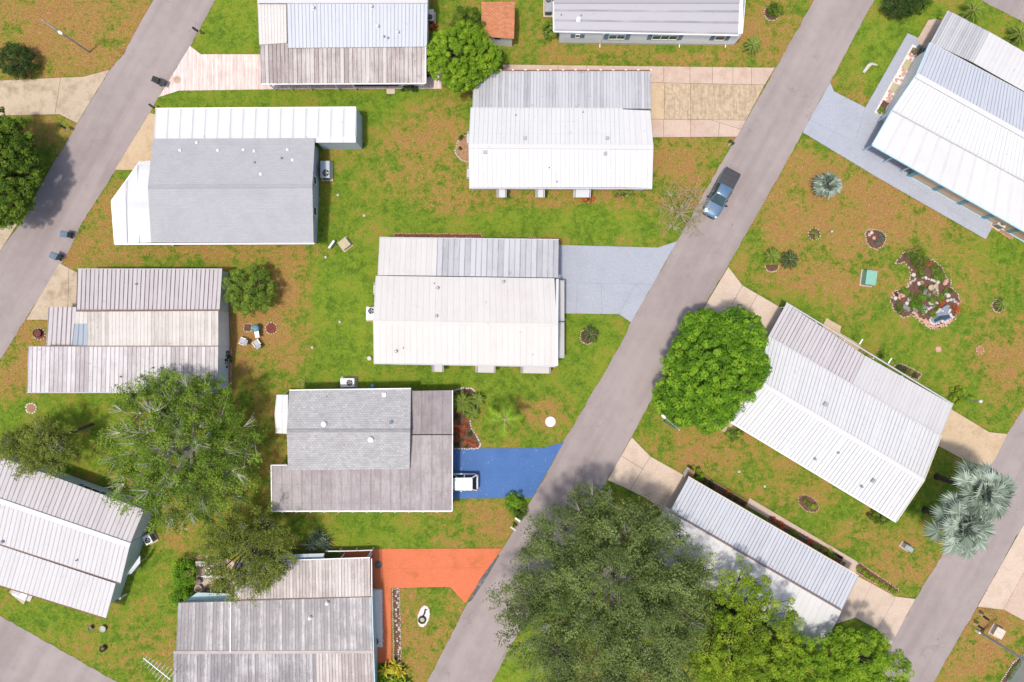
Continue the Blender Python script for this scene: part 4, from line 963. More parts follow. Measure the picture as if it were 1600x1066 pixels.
def shrub(label, px, py, r, m, seed=1, h=None, lsize=.13, dens=1.0, group=None, cat='shrub', name='shrub', ry=None, asp=.55):
    h = h or r * .9; ry = ry or r; n = max(6, int(22 * dens * max(.3, r * ry) ** .8))
    return tree(label, px, py, h * .45, (r * .8, ry * .8, h * .62), n, max(.14, min(r, ry) * .30), 60, lsize, m, 'bark_dark', seed, trunk=max(.03, r * .07), name=name, cat=cat, lo=-.35, inner=.3, group=group, up=.45, asp=asp, sub=4)

# ---------------- pinnate fronds, fan leaves and blades
def frond(acc, o, az, el, L, w, nl, rg, droop=1.0, fold=.35, width=.035, tint=.5):
    """feather frond: leaflets along an arching stalk; returns stalk points"""
    d = np.array([math.cos(az), math.sin(az)]); pts = []; p = np.array(o, float); e = el; st = L / 10
    for i in range(11):
        pts.append(p.copy()); p = p + np.array([d[0] * math.cos(e), d[1] * math.cos(e), math.sin(e)]) * st; e -= droop * .16
    pts = np.array(pts); side = np.array([-d[1], d[0], 0])
    for i in range(nl):
        q = .10 + .9 * (i + .5) / nl; x = q * 10; k = min(9, int(x)); b = pts[k] + (pts[k + 1] - pts[k]) * (x - k); tg = pts[k + 1] - pts[k]; tg /= np.linalg.norm(tg)
        ll = w * math.sin(math.pi * min(1, q * .92 + .10)) ** .6 * rg.uniform(.85, 1.1)
        for s in (-1, 1):
            dr = side * s * .85 + tg * (.45 + .4 * q) + np.array([0, 0, fold - .35 * rg.random()]); dr /= np.linalg.norm(dr)
            tip = b + dr * ll; tip[2] -= ll * .12; wv = tg * width
            acc[0].append(np.array([b - wv, b + wv, tip])); acc[1] += [min(1, max(0, tint + rg.uniform(-.25, .25)))] * 3
    return pts
def palm(label, px, py, zc, nf, L, w, nl, m, rg_seed=1, trunk=.15, droop=1.0, els=(1.25, -.1), name='palm_tree', cat='palm', group=None, width=.035, base=None, bark='bark_grey', azs=None):
    rg = np.random.default_rng(rg_seed); c = P(px, py, zc); b = Vector((c.x, c.y, 0)) if base is None else P(*base)
    o = thing(name, label, cat, b, group=group)
    n_ = 8; MB().tube([b + V(0,0,-.1)] + [b.lerp(c, k / n_) for k in range(1, n_ + 1)], [trunk * 1.25] + [trunk * (1.05 if k % 2 else .95) for k in range(n_)], 9).build('trunk', bark, o, smooth=True)
    acc = [[], []]; st = MB()
    for i in range(nf):
        az = (i * 2.399963 + rg.uniform(-.2, .2)) if azs is None else azs[i % len(azs)] + rg.uniform(-.06, .06); el = els[0] + (els[1] - els[0]) * (i + .5) / nf
        ll = L * rg.uniform(.85, 1.1) * (.75 + .25 * (i + 1) / nf)
        p_ = frond(acc, tuple(c), az, el, ll, w, nl, rg, droop, width=width, tint=.75 - .5 * (i / nf))
        st.tube([tuple(q) for q in p_[::2]], [.03, .026, .02, .015, .01, .006], 4, False)
    raw_mesh('fronds', np.concatenate(acc[0]), 3, acc[1], m, o); st.build('frond_stalks', 'twig_straw', o)
    return o
def fan_palm(label, px, py, zc, nf, Lp, Rf, m, seed=1, trunk=.2, base=None, group=None, nseg=22, els=(1.45, -.3)):
    rg = np.random.default_rng(seed); c = P(px, py, zc); b = Vector((c.x, c.y, 0)) if base is None else P(*base)
    o = thing('fan_palm', label, 'palm', b, group=group)
    n_ = 10; MB().tube([b + V(0,0,-.1)] + [b.lerp(c, k / n_) for k in range(1, n_ + 1)], [trunk * 1.35] + [trunk * (1.08 if k % 2 else .95) for k in range(n_)], 10).build('trunk', 'bark_dark', o, smooth=True)
    V_ = []; T_ = []; st = MB()
    for i in range(nf):
        az = i * 2.399963 + rg.uniform(-.2, .2); el = els[0] + (els[1] - els[0]) * (i + .5) / nf + rg.uniform(-.22, .22); tn = rg.uniform(.2, .85)
        d = np.array([math.cos(az) * math.cos(el), math.sin(az) * math.cos(el), math.sin(el)]); lp = Lp * rg.uniform(.85, 1.15) * (.32 + .68 * (i + .5) / nf)
        hub = np.array(tuple(c)) + d * lp; st.tube([tuple(c), tuple(np.array(tuple(c)) + d * lp * .5 + np.array([0, 0, .08])), tuple(hub)], [.045, .035, .03], 4, False)
        side = np.array([-math.sin(az), math.cos(az), 0]); up = np.cross(d, side); fwd = d - np.array([0, 0, .35]); fwd /= np.linalg.norm(fwd)
        R_ = Rf * rg.uniform(.8, 1.1); pr = 2.3
        for s in range(nseg):
            a = -pr + 2 * pr * (s + .5) / nseg; da = pr / nseg; dirv = fwd * math.cos(a) + side * math.sin(a); zf = (.10 if s % 2 else -.10)
            ra = R_ * (1 - .18 * abs(a) / pr) * rg.uniform(.88, 1.08); m1 = hub + (fwd * math.cos(a - da) + side * math.sin(a - da)) * ra * .6 + up * 0; m2 = hub + (fwd * math.cos(a + da) + side * math.sin(a + da)) * ra * .6
            mc = hub + dirv * ra * .62 - up * .06 * R_ * (1 if s % 2 else .3); tip = hub + dirv * ra - np.array([0, 0, ra * (.10 + .38 * rg.random() ** 2)])
            V_ += [hub, m1, tip, mc, hub, mc, tip, m2]; q = np.clip(tn + rg.uniform(-.32, .32), 0, 1); T_ += [q] * 8
    raw_mesh('fan_leaves', np.array(V_), 4, T_, m, o); st.build('leaf_stalks', 'leaf_pale_stalk', o)
    return o
simple('leaf_pale_stalk', (.45, .46, .30), .7, var=.15)
def rosette(label, px, py, n, L, w, m, seed=1, z=.05, group=None, cat='plant', name='plant', els=(1.4, .15), mbs=None, bend=.5):
    """sword shaped leaves out of one heart"""
    rg = np.random.default_rng(seed); V_ = []; T_ = []
    heads = [(px, py)] if not isinstance(px, list) else px
    c0 = P(*heads[0]); o = thing(name, label, cat, Vector((c0.x, c0.y, 0)), group=group); core = MB()
    for hx, hy in heads:
        c = np.array(tuple(P(hx, hy, z))); core.lathe((c[0], c[1], 0), [(L * .10, -.03), (L * .09, z), (L * .04, z + L * .16)], 7)
        for i in range(n):
            az = i * 2.399963 + rg.uniform(-.25, .25); el = els[0] + (els[1] - els[0]) * (i + .5) / n; ll = L * rg.uniform(.75, 1.1)
            d = np.array([math.cos(az) * math.cos(el), math.sin(az) * math.cos(el), math.sin(el)]); s = np.array([-math.sin(az), math.cos(az), 0]) * w * rg.uniform(.8, 1.2)
            m1 = c + d * ll * .5; tip = c + d * ll - np.array([0, 0, ll * bend * .4]); tip[2] = max(.03, tip[2]); q = rg.uniform(.1, .95)
            V_ += [c - s * .4, m1 - s, m1 + np.array([0, 0, -.01]), c, c, m1 + np.array([0, 0, -.01]), m1 + s, c + s * .4, m1 - s, tip, tip, m1, m1, tip, tip, m1 + s][:8] + [m1 - s, m1, tip, tip - d * .001, m1, m1 + s, tip, tip - d * .001]
            T_ += [q] * 16
    core.build('stem', 'bark_dark', o); raw_mesh('blades', np.array(V_), 4, T_, m, o)
    return o

# ---------------- the trees
tree('big round bright green tree over the street and the ribbed roof', 1116, 576, 5.2, (5.1,5.3,3.9), 820, .40, 72, .20, 'leaf_mango', 'bark_dark', 3, trunk=.3, lo=-.35, inner=.8, tintk=.65, jit=.055, up=.55, asp=.5,
     lobes=[(1113,578,4.8,4.2,.8),(1148,530,4.6,2.7,.9),(1098,520,4.2,2.1,.9),(1064,624,4.2,2.4,.9),(1160,572,4.3,2.3,.9),(1108,630,4.2,2.4,.9)])
tree('round lime green tree beside the terracotta roofed shed', 723, 86, 3.6, (3.15,3.0,2.6), 400, .34, 90, .14, 'leaf_lime', 'bark_dark', 5, trunk=.18, lo=-.4, tintk=.45, jit=.07, up=.5, asp=.6, lobes=[(716,90,3.6,2.7,.85),(752,92,3.1,1.75,1.0),(735,68,3.0,1.6,1.0),(722,115,3.1,1.7,1.0),(697,75,3.0,1.4,1.0)])
tree('small dark green tree behind the lime green round tree', 730, 36, 2.6, (1.45,1.35,1.5), 60, .32, 80, .12, 'leaf_round', 'bark_dark', 6, trunk=.1, lo=-.4, jit=.12)
tree('round leafed dark green tree at the roadside opposite the white porch', -2, 264, 3.8, (3.5,5.0,2.7), 420, .42, 80, .19, 'leaf_round', 'bark_dark', 7, trunk=.28, lo=-.3, tintk=.6, jit=.07)
tree('low dense dark bush in the dry corner field', 27, 96, 1.2, (1.65,1.55,1.25), 90, .30, 75, .11, 'leaf_dark', 'bark_dark', 8, trunk=.08, lo=-.3, jit=.08, name='shrub', cat='shrub')
tree('bushy green shrub tree at the end wall of the weathered home', 391, 454, 2.0, (2.2,2.25,1.7), 110, .34, 85, .12, 'leaf_loose', 'bark_dark', 9, trunk=.1, lo=-.35, jit=.13)
tree('wide loose tree with bare grey twigs between the weathered homes', 281, 705, 5.6, (6.6,6.2,2.9), 360, .62, 115, .19, 'leaf_loose', 'bark_grey', 10, fuzzy=1.35, trunk=.4, lo=-.25, jit=.16, inner=.5, up=.4, asp=.45, tintk=.7, twigs=(60, 1.5, 'bark_pale'), sub=14,
     lobes=[(285,705,6.2,4.0),(232,640,5.2,2.6),(275,625,5.4,2.4),(325,640,5.4,2.6),(358,685,5.0,2.4),(205,695,5.0,2.3),(222,750,5.0,2.4),(270,785,4.8,2.3),(325,770,5.0,2.6),(362,735,4.6,1.9),(260,600,4.6,1.3),(322,605,4.6,1.0)])
tree('small olive tree leaning over the roof of the left rotated home', 62, 697, 4.2, (3.0,2.1,1.5), 100, .55, 100, .17, 'leaf_olive', 'bark_dark', 11, fuzzy=1.3, trunk=.14, lo=-.3, jit=.2, lean=(2.6,1.6), up=.4, asp=.45, twigs=(14, .9, 'bark_grey'))
tree('dark feathery tree over the shed roof of the orange driveway home', 386, 862, 4.6, (3.7,3.3,2.0), 175, .58, 105, .17, 'leaf_olive', 'bark_dark', 12, fuzzy=1.3, trunk=.2, lo=-.3, jit=.17, lean=(.3,1.2), up=.4, asp=.42, extra=[(360,905,3.8),(395,912,3.8),(420,900,3.8),(440,890,3.6),(345,885,3.9),(410,918,3.6)], twigs=(14, 1.0, 'bark_grey'))
tree('giant dark oak spreading over the street and the smooth white roof', 958, 915, 9.0, (9.0,9.1,4.6), 560, .85, 160, .21, 'leaf_oak', 'bark_grey', 13, fuzzy=1.35, trunk=.55, lo=-.2, jit=.19, inner=.6, up=.42, asp=.40, tintk=.72, twigs=(22, 1.3, 'bark_grey'), sub=18, lean=(.5,0),
     lobes=[(955,922,8.0,4.8),(895,846,6.6,3.2),(970,842,6.4,3.0),(1042,892,6.4,3.0),(868,890,7.2,3.2),(856,975,7.2,3.3),(925,1005,8.2,4.3),(1010,980,8.0,4.2),(1050,940,6.8,2.7),(900,1060,7.2,3.5),(1000,1060,7.4,3.8),(828,930,6.2,2.3),(1020,820,5.2,1.9),(922,796,5.2,2.0),(1080,895,5.6,1.5)])
tree('yellow green tree beside the giant oak and the smooth white roof', 1150, 985, 6.5, (4.6,4.9,2.8), 430, .50, 85, .17, 'leaf_yellow', 'bark_dark', 14, trunk=.28, lo=-.25, jit=.15, up=.45, lobes=[(1158,930,6.0,2.4),(1192,985,6.2,2.9),(1135,1005,6.4,3.2),(1080,1045,5.6,2.6),(1190,1050,6.0,3.0),(1220,1010,5.0,1.6)])
tree('light green tree at the street end of the pale driveway', 1335, 1038, 5.0, (4.2,2.7,2.0), 240, .44, 85, .16, 'leaf_lime', 'bark_dark', 15, trunk=.2, lo=-.25, jit=.15, lobes=[(1312,1018,4.8,1.9),(1345,1030,5.2,2.3),(1385,1050,4.8,2.0),(1330,1062,5.0,2.2)])
tree('light green tree below the smooth white roof corner', 1235, 1050, 5.0, (3.6,3.0,2.0), 240, .44, 85, .16, 'leaf_lime', 'bark_dark', 16, trunk=.2, lo=-.25, jit=.16)
# bare twiggy tree by the pickup
rg = np.random.default_rng(31); c = P(1068,328,2.6); o = thing('bare_tree', 'leafless twiggy tree beside the front of the parked pickup', 'tree', Vector((c.x, c.y - .2, 0)))
K, _ = dome_points(150, (c.x, c.y, 2.5), (2.1, 2.3, 1.4), rg, -.2, .22)
MB().tube([(c.x, c.y - .2, -.1), (c.x + .05, c.y - .2, .6), (c.x, c.y, 1.2)], [.13, .10, .08], 7).build('trunk', 'bark_grey', o)
branches(o, None, (c.x, c.y, 1.2), [tuple(k) for k in K], rg, .10, 'twig_straw', sub=24, twig=.013)
mb = MB()
for k in K:
    for _ in range(3):
        e = rg.normal(size=3); e[2] = abs(e[2]) * .5; e /= np.linalg.norm(e); mb.tube([tuple(k), tuple(k + e * .25 + rg.normal(size=3) * .03), tuple(k + e * .5)], [.012, .009, .005], 3, False)
tag(mb.build('bare_twigs', 'twig_straw', o), kind='stuff')
C, N, s_, t_ = clump_leaves(K[:60], np.full(60, .3), 8, rg, .09); leaves('crown', C, N, s_, t_, 'leaf_olive', o, .5)

# ---------------- palms
fan_palm('taller silver fan palm nearer the short tan driveway', 1530, 768, 6.3, 30, 2.4, 1.5, 'leaf_silver', 1, .27, base=(1464,745), group='silver fan palms')
fan_palm('lower silver fan palm over the street opposite the wide driveway', 1503, 822, 5.6, 28, 2.3, 1.45, 'leaf_silver', 2, .27, base=(1445,797), group='silver fan palms')
fan_palm('small silver fan palm alone on the dry lawn', 1294, 289, 1.3, 26, .75, 1.0, 'leaf_silver', 3, .16, els=(1.3, .0), nseg=16)
palm('queen palm arching over the blue driveway edge', 789, 656, 3.6, 10, 3.2, .62, 34, 'leaf_lime', 4, .14, 1.25, (.75, .0), width=.032, group=None)
def sago(label, px, py, L, seed, nf=34, z=.55, m='leaf_frond', group=None): return palm(label, px, py, z, nf, L, L * .20, 22, m, seed, .16, .85, (1.35, .05), 'sago_palm', 'cycad', group, .022, bark='bark_dark')
sago('sago palm on the lawn below the grey blue driveway', 923, 523, 1.15, 1, m='leaf_dark')
sago('left hand plant of the pair of sago palms in a stone ring', 1207, 400, 1.15, 2); sago('dark sago palm of the pair, without the stone ring', 1234, 406, 1.25, 3, m='leaf_dark')
sago('large sago palm at the corner of the mauve carport', 722, 629, 1.55, 4, 38, .9); sago('lower sago palm beside the orange flower bed', 738, 646, 1.1, 5, 26, .5); sago('sago palm behind the large one in the orange flower bed', 746, 624, 1.05, 6, 26, .6)
sago('feathery palm beside the grey roof strip of the planter home', 1519, 18, 1.6, 7, 30, 1.0); sago('feathery palm at the white roof strip of the planter home', 1592, 55, 1.5, 8, 28, 1.0)
sago('sago palm in a round stone ring on the far right lawn', 1566, 476, .9, 9, 28, .4)
sago('large sago palm on the dry lawn right of the lavender home', 1176, 70, 1.2, 10, 34, .6, 'leaf_loose')
# ---------------- shrubs
shrub('round dark shrub in a stone ring by the street top', 1211, 15, .85, 'leaf_round', 21); 
shrub('wide loose shrub at the top of the planter home lawn', 1405, 8, 2.0, 'leaf_dark', 22, 1.7, ry=1.6); shrub('smaller shrub joined to the wide shrub at the top street', 1440, 6, 1.0, 'leaf_round', 23, 1.1)
shrub('small vivid green shrub at the corner of the blue driveway', 803, 782, .95, 'leaf_mango', 24, 1.1); shrub('low feathery shrub below the vivid green shrub by the mailboxes', 811, 799, .9, 'leaf_round', 25, .9)
shrub('tall clipped hedge shrub beside the steps of the orange driveway home', 289, 893, 1.25, 'leaf_mango', 26, 1.9, ry=1.6, dens=1.4); shrub('lower clipped hedge shrub below the tall hedge by the steps', 283, 930, 1.0, 'leaf_mango', 27, 1.5, ry=1.3, dens=1.3)
shrub('dark hedge row along the wall beside the lime green tree', 674, 95, .6, 'leaf_dark', 28, 1.4, ry=2.2, dens=1.6); shrub('small dark red shrub beside the air conditioner at the top home', 676, 41, .35, 'leaf_red', 29, .6)
shrub('low shrub at the foot of the white storage room', 641, 139, .9, 'leaf_dark', 30, .5, ry=.35); shrub('shrub at the lower corner of the bright ribbed roof', 1375, 808, 1.35, 'leaf_round', 31, 1.0, ry=.8)
shrub('small shrub by the concrete pad under the ribbed home', 1146, 678, .8, 'leaf_loose', 32, .7); shrub('low weeds along the upper lawn edge by the lavender home', 858, 46, .8, 'leaf_loose', 33, .7, ry=1.2)
shrub('golden green shrub beside the lamp post on the far right lawn', 1496, 618, .8, 'leaf_yellow', 34, .7, ry=1.0); shrub('green shrub at the upper end of the lower home flower bed', 1087, 741, .75, 'leaf_lime', 35, .7)
shrub('weedy shrub at the end of the white ribbed home', 975, 304, 1.5, 'leaf_loose', 36, .5, ry=.5); shrub('rusty orange shrub below the awning of the white ribbed home', 918, 311, .75, 'leaf_red', 37, .5, ry=.45)
shrub('dark shrub against the end of the weathered home', 355, 560, .4, 'leaf_dark', 38, .8, ry=1.0)
rosette('spiky grey green agave plant beside the dark feathery tree', [(497,836),(487,852),(508,848)], 0, 26, 1.35, .055, 'leaf_blueblade', 5, .4, els=(1.3, .1))
rosette('clump of yellow banded croton leaves at the end of the orange path', [(602,1046),(618,1040),(626,1050)], 0, 22, 1.05, .11, 'leaf_croton', 6, .4, els=(1.2, .1))
rosette('broad leafed green plants below the yellow leaves by the lightblue wall', [(600,1062),(618,1066),(632,1068)], 0, 24, .95, .12, 'leaf_lime', 7, .4, els=(1.2, .1))
# ================================================================== vehicles
def paint(name, c, rough=.28, metal=.3):
    t = NT(name); p = t.pos(); cc = t.mix(t.math('MULTIPLY', t.ramp(t.noise(p, 2, 4), .4, .7), .15), c, tuple(v * .8 for v in c))
    t.out(cc, rough, metal, .5); t.b.inputs['Coat Weight'].default_value = .5; t.b.inputs['Coat Roughness'].default_value = .1
paint('paint_pickup', (.115, .19, .29)); paint('paint_whitecar', (.80, .80, .80), .3, 0.0)
simple('glass_car', (.035, .065, .06), .1, var=.2, spec=.7); simple('tyre', (.02, .02, .02), .85, var=.2); simple('rim', (.40, .41, .42), .35, .7, var=.1); simple('bed_cover', (.055, .053, .06), .8, var=.2, scale=4); simple('lamp_red', (.42, .02, .02), .25, var=.15, spec=.6); simple('lamp_clear', (.70, .72, .72), .15, var=.1, spec=.7); simple('plastic_black', (.02, .021, .023), .55, var=.2)

def loft(stations, prof):
    """stations: (x, half width, z top, z bottom); prof: list of (fy, fz) from bottom right over the top to bottom left"""
    mb = MB(); vs = []; k = len(prof)
    for x, hw, zt, zb in stations:
        for fy, fz in prof: vs.append((x, fy * hw, zb + (zt - zb) * fz))
    fs = [(i * k + j, (i + 1) * k + j, (i + 1) * k + (j + 1) % k, i * k + (j + 1) % k) for i in range(len(stations) - 1) for j in range(k)]
    fs += [tuple(range(k)), tuple(reversed(range((len(stations) - 1) * k, len(stations) * k)))]
    return mb.add(vs, fs)
PROF = [(-.90, 0), (-.99, .12), (-1, .45), (-.975, .78), (-.92, .95), (-.82, 1.0), (-.4, 1.02), (0, 1.025), (.4, 1.02), (.82, 1.0), (.92, .95), (.975, .78), (1, .45), (.99, .12), (.90, 0)]
def wheels(o, xs_, y, r=.37, w_=.24):
    for x in xs_:
        for s in (-1, 1):
            t = MB().lathe((0, 0, 0), [(r * .6, -w_ / 2), (r * .94, -w_ / 2), (r, -w_ * .3), (r, w_ * .3), (r * .94, w_ / 2), (r * .6, w_ / 2)], 20)
            t.v = [(x + vx, y * s + vz, r + vy) for vx, vy, vz in t.v]; wh = t.build('wheel', 'tyre', o, local=True)
            q = MB().lathe((0, 0, 0), [(r * .62, -w_ * .42), (r * .62, w_ * .52), (r * .2, w_ * .40)], 14); q.v = [(x + vx, s * (y + vz), r + vy) for vx, vy, vz in q.v]; q.build('rim', 'rim', wh, local=True)
def cabin(o, bx0, bx1, rx0, rx1, zb, zr, hb, hr, pm, pillars=(0.5,)):
    """greenhouse: glass faces with painted roof and pillars"""
    B = lambda x, s: Vector((x, s * hb * (.93 if x > (bx0 + bx1) / 2 else .97), zb)); T = lambda x, s: Vector((x, s * hr * (.94 if x > (rx0 + rx1) / 2 else .97), zr))
    b0, b1, t0, t1 = (lambda s: B(bx0, s)), (lambda s: B(bx1, s)), (lambda s: T(rx0, s)), (lambda s: T(rx1, s))
    core = MB().hexa([b0(-1), b1(-1), b1(1), b0(1)], [t0(-1), t1(-1), t1(1), t0(1)]); core.build('cab_shell', pm, o, local=True)
    def face(name, q, m, k=.90, off=.012, curve=0):
        c = sum(q, Vector()) / 4; n = (q[1] - q[0]).cross(q[3] - q[0]).normalized()
        if n.dot(c - Vector(((bx0 + bx1) / 2, 0, zb))) < 0: n = -n
        i = [c + (p - c) * k for p in q]; mb = MB().hexa([p - n * .01 for p in i], [p + n * off for p in i]); return mb.build(name, m, o, local=True)
    face('windshield', [b1(-1), b1(1), t1(1), t1(-1)], 'glass_car', .90); face('rear_window', [b0(1), b0(-1), t0(-1), t0(1)], 'glass_dark', .86)
    for s in (-1, 1):
        cuts = [0] + list(pillars) + [1]
        for a_, e_ in zip(cuts, cuts[1:]):
            q = [b0(s).lerp(b1(s), a_), b0(s).lerp(b1(s), e_), t0(s).lerp(t1(s), e_), t0(s).lerp(t1(s), a_)]; face('side_window', q, 'glass_dark', .88)
    st = [(rx0 - .05, hr * .86, zr + .005, zr - .03), (rx0 + .12, hr * .97, zr + .03, zr - .03), ((rx0 + rx1) / 2, hr * .98, zr + .055, zr - .03), (rx1 - .15, hr * .95, zr + .035, zr - .03), (rx1 + .04, hr * .86, zr + .005, zr - .03)]
    return loft(st, [(-1, 0), (-.97, .6), (-.85, .95), (0, 1.1), (.85, .95), (.97, .6), (1, 0)]).build('roof_panel', pm, o, local=True, smooth=True)

q = P(1127, 302, .9)
o = thing('pickup_truck', 'blue grey pickup with black bed cover parked on the street', 'pickup', (q.x, q.y, .012), R(-118.2))
loft([(-2.62,.80,1.04,.48),(-2.58,.88,1.08,.42),(-2.40,.92,1.10,.40),(-.8,.94,1.10,.36),(.9,.94,1.10,.34),(1.35,.93,1.09,.34),(2.0,.92,1.03,.36),(2.35,.86,.98,.38),(2.55,.74,.90,.42),(2.66,.52,.80,.46)], PROF).build('body', 'paint_pickup', o, local=True, smooth=True)
cabin(o, -.80, 1.32, -.62, .50, 1.08, 1.76, .90, .66, 'paint_pickup', (.48,))
bc = loft([(-2.57,.78,1.13,1.08),(-2.5,.84,1.15,1.09),(-1.7,.85,1.165,1.09),(-.90,.84,1.15,1.09),(-.86,.80,1.13,1.08)], [(-1, 0), (-.98, .7), (-.9, 1), (0, 1.1), (.9, 1), (.98, .7), (1, 0)]).build('bed_cover', 'bed_cover', o, local=True, smooth=True)
for x in (-2.0, -1.45): MB().box((x, 0, 1.172), (.03, 1.5, .012)).build('cover_seam', 'plastic_black', bc, local=True)
wheels(o, (-1.62, 1.62), .80)
for s in (-1, 1):
    mr = MB().bbox((.98, s * 1.06, 1.10), (.14, .22, .18), 0, .03).build('mirror', 'plastic_black', o, local=True)
    MB().bbox((2.40, s * .66, .90), (.26, .24, .12), R(-25 * s), .03).build('headlight', 'lamp_clear', o, local=True)
    MB().box((-2.63, s * .74, .86), (.06, .12, .34)).build('taillight', 'lamp_red', o, local=True)
    MB().box((-.2, s * .955, .62), (1.9, .05, .06)).build('side_trim', 'plastic_black', o, local=True)
    for x in (-.45, .45): MB().box((x, s * .95, .95), (.16, .04, .04)).build('door_handle', 'plastic_black', o, local=True)
    MB().tube([(1.30, s * .2, 1.13), (1.2, s * .55, 1.22)], .012, 4).build('wiper', 'plastic_black', o, local=True)
MB().bbox((2.60, 0, .55), (.16, 1.3, .2), 0, .04).build('bumper', 'plastic_black', o, local=True); MB().box((2.67, 0, .74), (.04, .7, .16)).build('grille', 'plastic_black', o, local=True); MB().bbox((-2.66, 0, .50), (.14, 1.66, .18), 0, .04).build('bumper', 'rim', o, local=True)
m_ = MB()
for s in (-.38, .38): m_.box((1.75, s, 1.075), (.9, .05, .012), 0)
m_.build('hood_crease', 'paint_pickup', o, local=True); MB().lathe((-.35, 0, 1.80), [(.03, 0), (.03, .05), (.01, .12)], 6).build('antenna', 'plastic_black', o, local=True)

q = P(713, 754, .9)
o = thing('car', 'white hatchback car half under the mauve carport on the blue driveway', 'car', (q.x, q.y, .034), R(180))
loft([(-2.22,.66,.98,.45),(-2.15,.80,1.02,.36),(-1.9,.89,1.04,.30),(-.6,.91,1.02,.28),(.7,.91,1.02,.28),(1.2,.90,1.00,.28),(1.7,.86,.90,.30),(2.0,.74,.80,.34),(2.12,.52,.72,.4)], PROF).build('body', 'paint_whitecar', o, local=True, smooth=True)
cabin(o, -2.12, 1.25, -1.60, .35, 1.0, 1.60, .88, .63, 'paint_whitecar', (.38, .70))
wheels(o, (-1.32, 1.38), .78, .33, .21)
for s in (-1, 1):
    MB().bbox((.75, s * 1.0, 1.02), (.13, .20, .14), 0, .03).build('mirror', 'paint_whitecar', o, local=True)
    MB().bbox((-2.06, s * .74, .98), (.22, .22, .16), R(30 * s), .03).build('taillight', 'lamp_red', o, local=True)
    MB().bbox((1.92, s * .62, .78), (.26, .22, .10), R(-30 * s), .03).build('headlight', 'lamp_clear', o, local=True)
    MB().bar((-1.65, s * .60, 1.665), (.2, s * .58, 1.665), .04, .03).build('roof_rail', 'rim', o, local=True)
    for x in (-.5, .35): MB().box((x, s * .91, .88), (.16, .04, .04)).build('door_handle', 'paint_whitecar', o, local=True)
MB().bbox((-1.62, 0, 1.60), (.14, 1.1, .05), 0, .02).build('spoiler', 'paint_whitecar', o, local=True); MB().bbox((-2.20, 0, .55), (.14, 1.45, .22), 0, .05).build('bumper', 'paint_whitecar', o, local=True); MB().bbox((2.05, 0, .5), (.14, 1.2, .2), 0, .05).build('bumper', 'paint_whitecar', o, local=True)
MB().box((-2.235, 0, .80), (.02, .32, .12)).build('number_plate', 'trim_white', o, local=True)
MB().bbox((-.95, 0, 1.66), (.85, .62, .012), 0, .004).build('sunroof', 'lamp_clear', o, local=True)

# ================================================================== yard equipment
def ac_unit(label, px, py, lx, ly, hz=.85, rz=0.0, m='grey_metal', fan=(.25, 0)):
    q = P(px, py, hz); o = thing('air_conditioner', label, 'air conditioner', (q.x, q.y, 0), rz, 'air conditioners beside the homes')
    MB().box((0, 0, .03), (lx + .25, ly + .25, .16)).build('pad', 'conc_pale', o, local=True); MB().bbox((0, 0, hz / 2 + .1), (lx, ly, hz), 0, .03).build('cabinet', m, o, local=True)
    fx, fy = fan[0] * lx, fan[1] * ly; r = min(lx, ly) * .36; z = hz + .1
    f = MB().lathe((fx, fy, z - .02), [(r, 0), (r, .045), (r * .9, .05)], 18).build('fan_well', 'black', o, local=True)
    b = MB()
    for k in range(5): b.box((fx + math.cos(k * 1.257) * r * .45, fy + math.sin(k * 1.257) * r * .45, z + .036), (r * .8, r * .28, .012), k * 1.257, (.2, 0))
    b.build('fan_blade', 'grey_metal', f, local=True)
    g_ = MB()
    for k in range(4): g_.tube([(fx + r * .24 * (k + 1) * math.cos(a), fy + r * .24 * (k + 1) * math.sin(a), z + .06) for a in np.linspace(0, 2 * math.pi, 17)], .008, 4, False)
    for k in range(4): a = k * math.pi / 4; g_.tube([(fx - r * math.cos(a), fy - r * math.sin(a), z + .06), (fx + r * math.cos(a), fy + r * math.sin(a), z + .06)], .008, 4)
    g_.build('fan_grille', 'dark_metal', f, local=True)
    for s in (-1, 1):
        l_ = MB()
        for i in range(6): l_.box((0, s * (ly / 2 + .005), .2 + i * hz / 7), (lx * .8, .02, .05))
        l_.build('louvre', 'dark_metal', o, local=True)
    return o
ac_unit('blue grey air conditioner at the end of the grey shingle home', 508, 265, .95, 1.75, .9, 0, 'siding_steel', (.1, -.22))
ac_unit('grey air conditioner behind the mauve carport home', 543, 598, 1.45, .9, .85, 0, 'pale_metal', (.16, 0))
ac_unit('air conditioner half hidden at the left end of the plain white home', 579, 490, .9, 1.3, .8, 0, 'pale_metal', (.1, .2))
ac_unit('white air conditioner beside the dark hedge of the striped driveway home', 672, 24, .75, 1.15, .85, 0, 'pale_metal', (0, -.2))
ac_unit('grey air conditioner at the corner of the lavender roof home', 857, 7, .75, 1.6, .85, 0, 'grey_metal', (0, .25))
ac_unit('grey air conditioner at the end wall of the left rotated home', 231, 843, 1.0, .8, .8, R(-62), 'pale_metal', (.1, 0))
ac_unit('beige boxed unit at the porch end of the planter home', 1566, 349, .9, .7, .9, R(-30), 'beige', (0, 0))

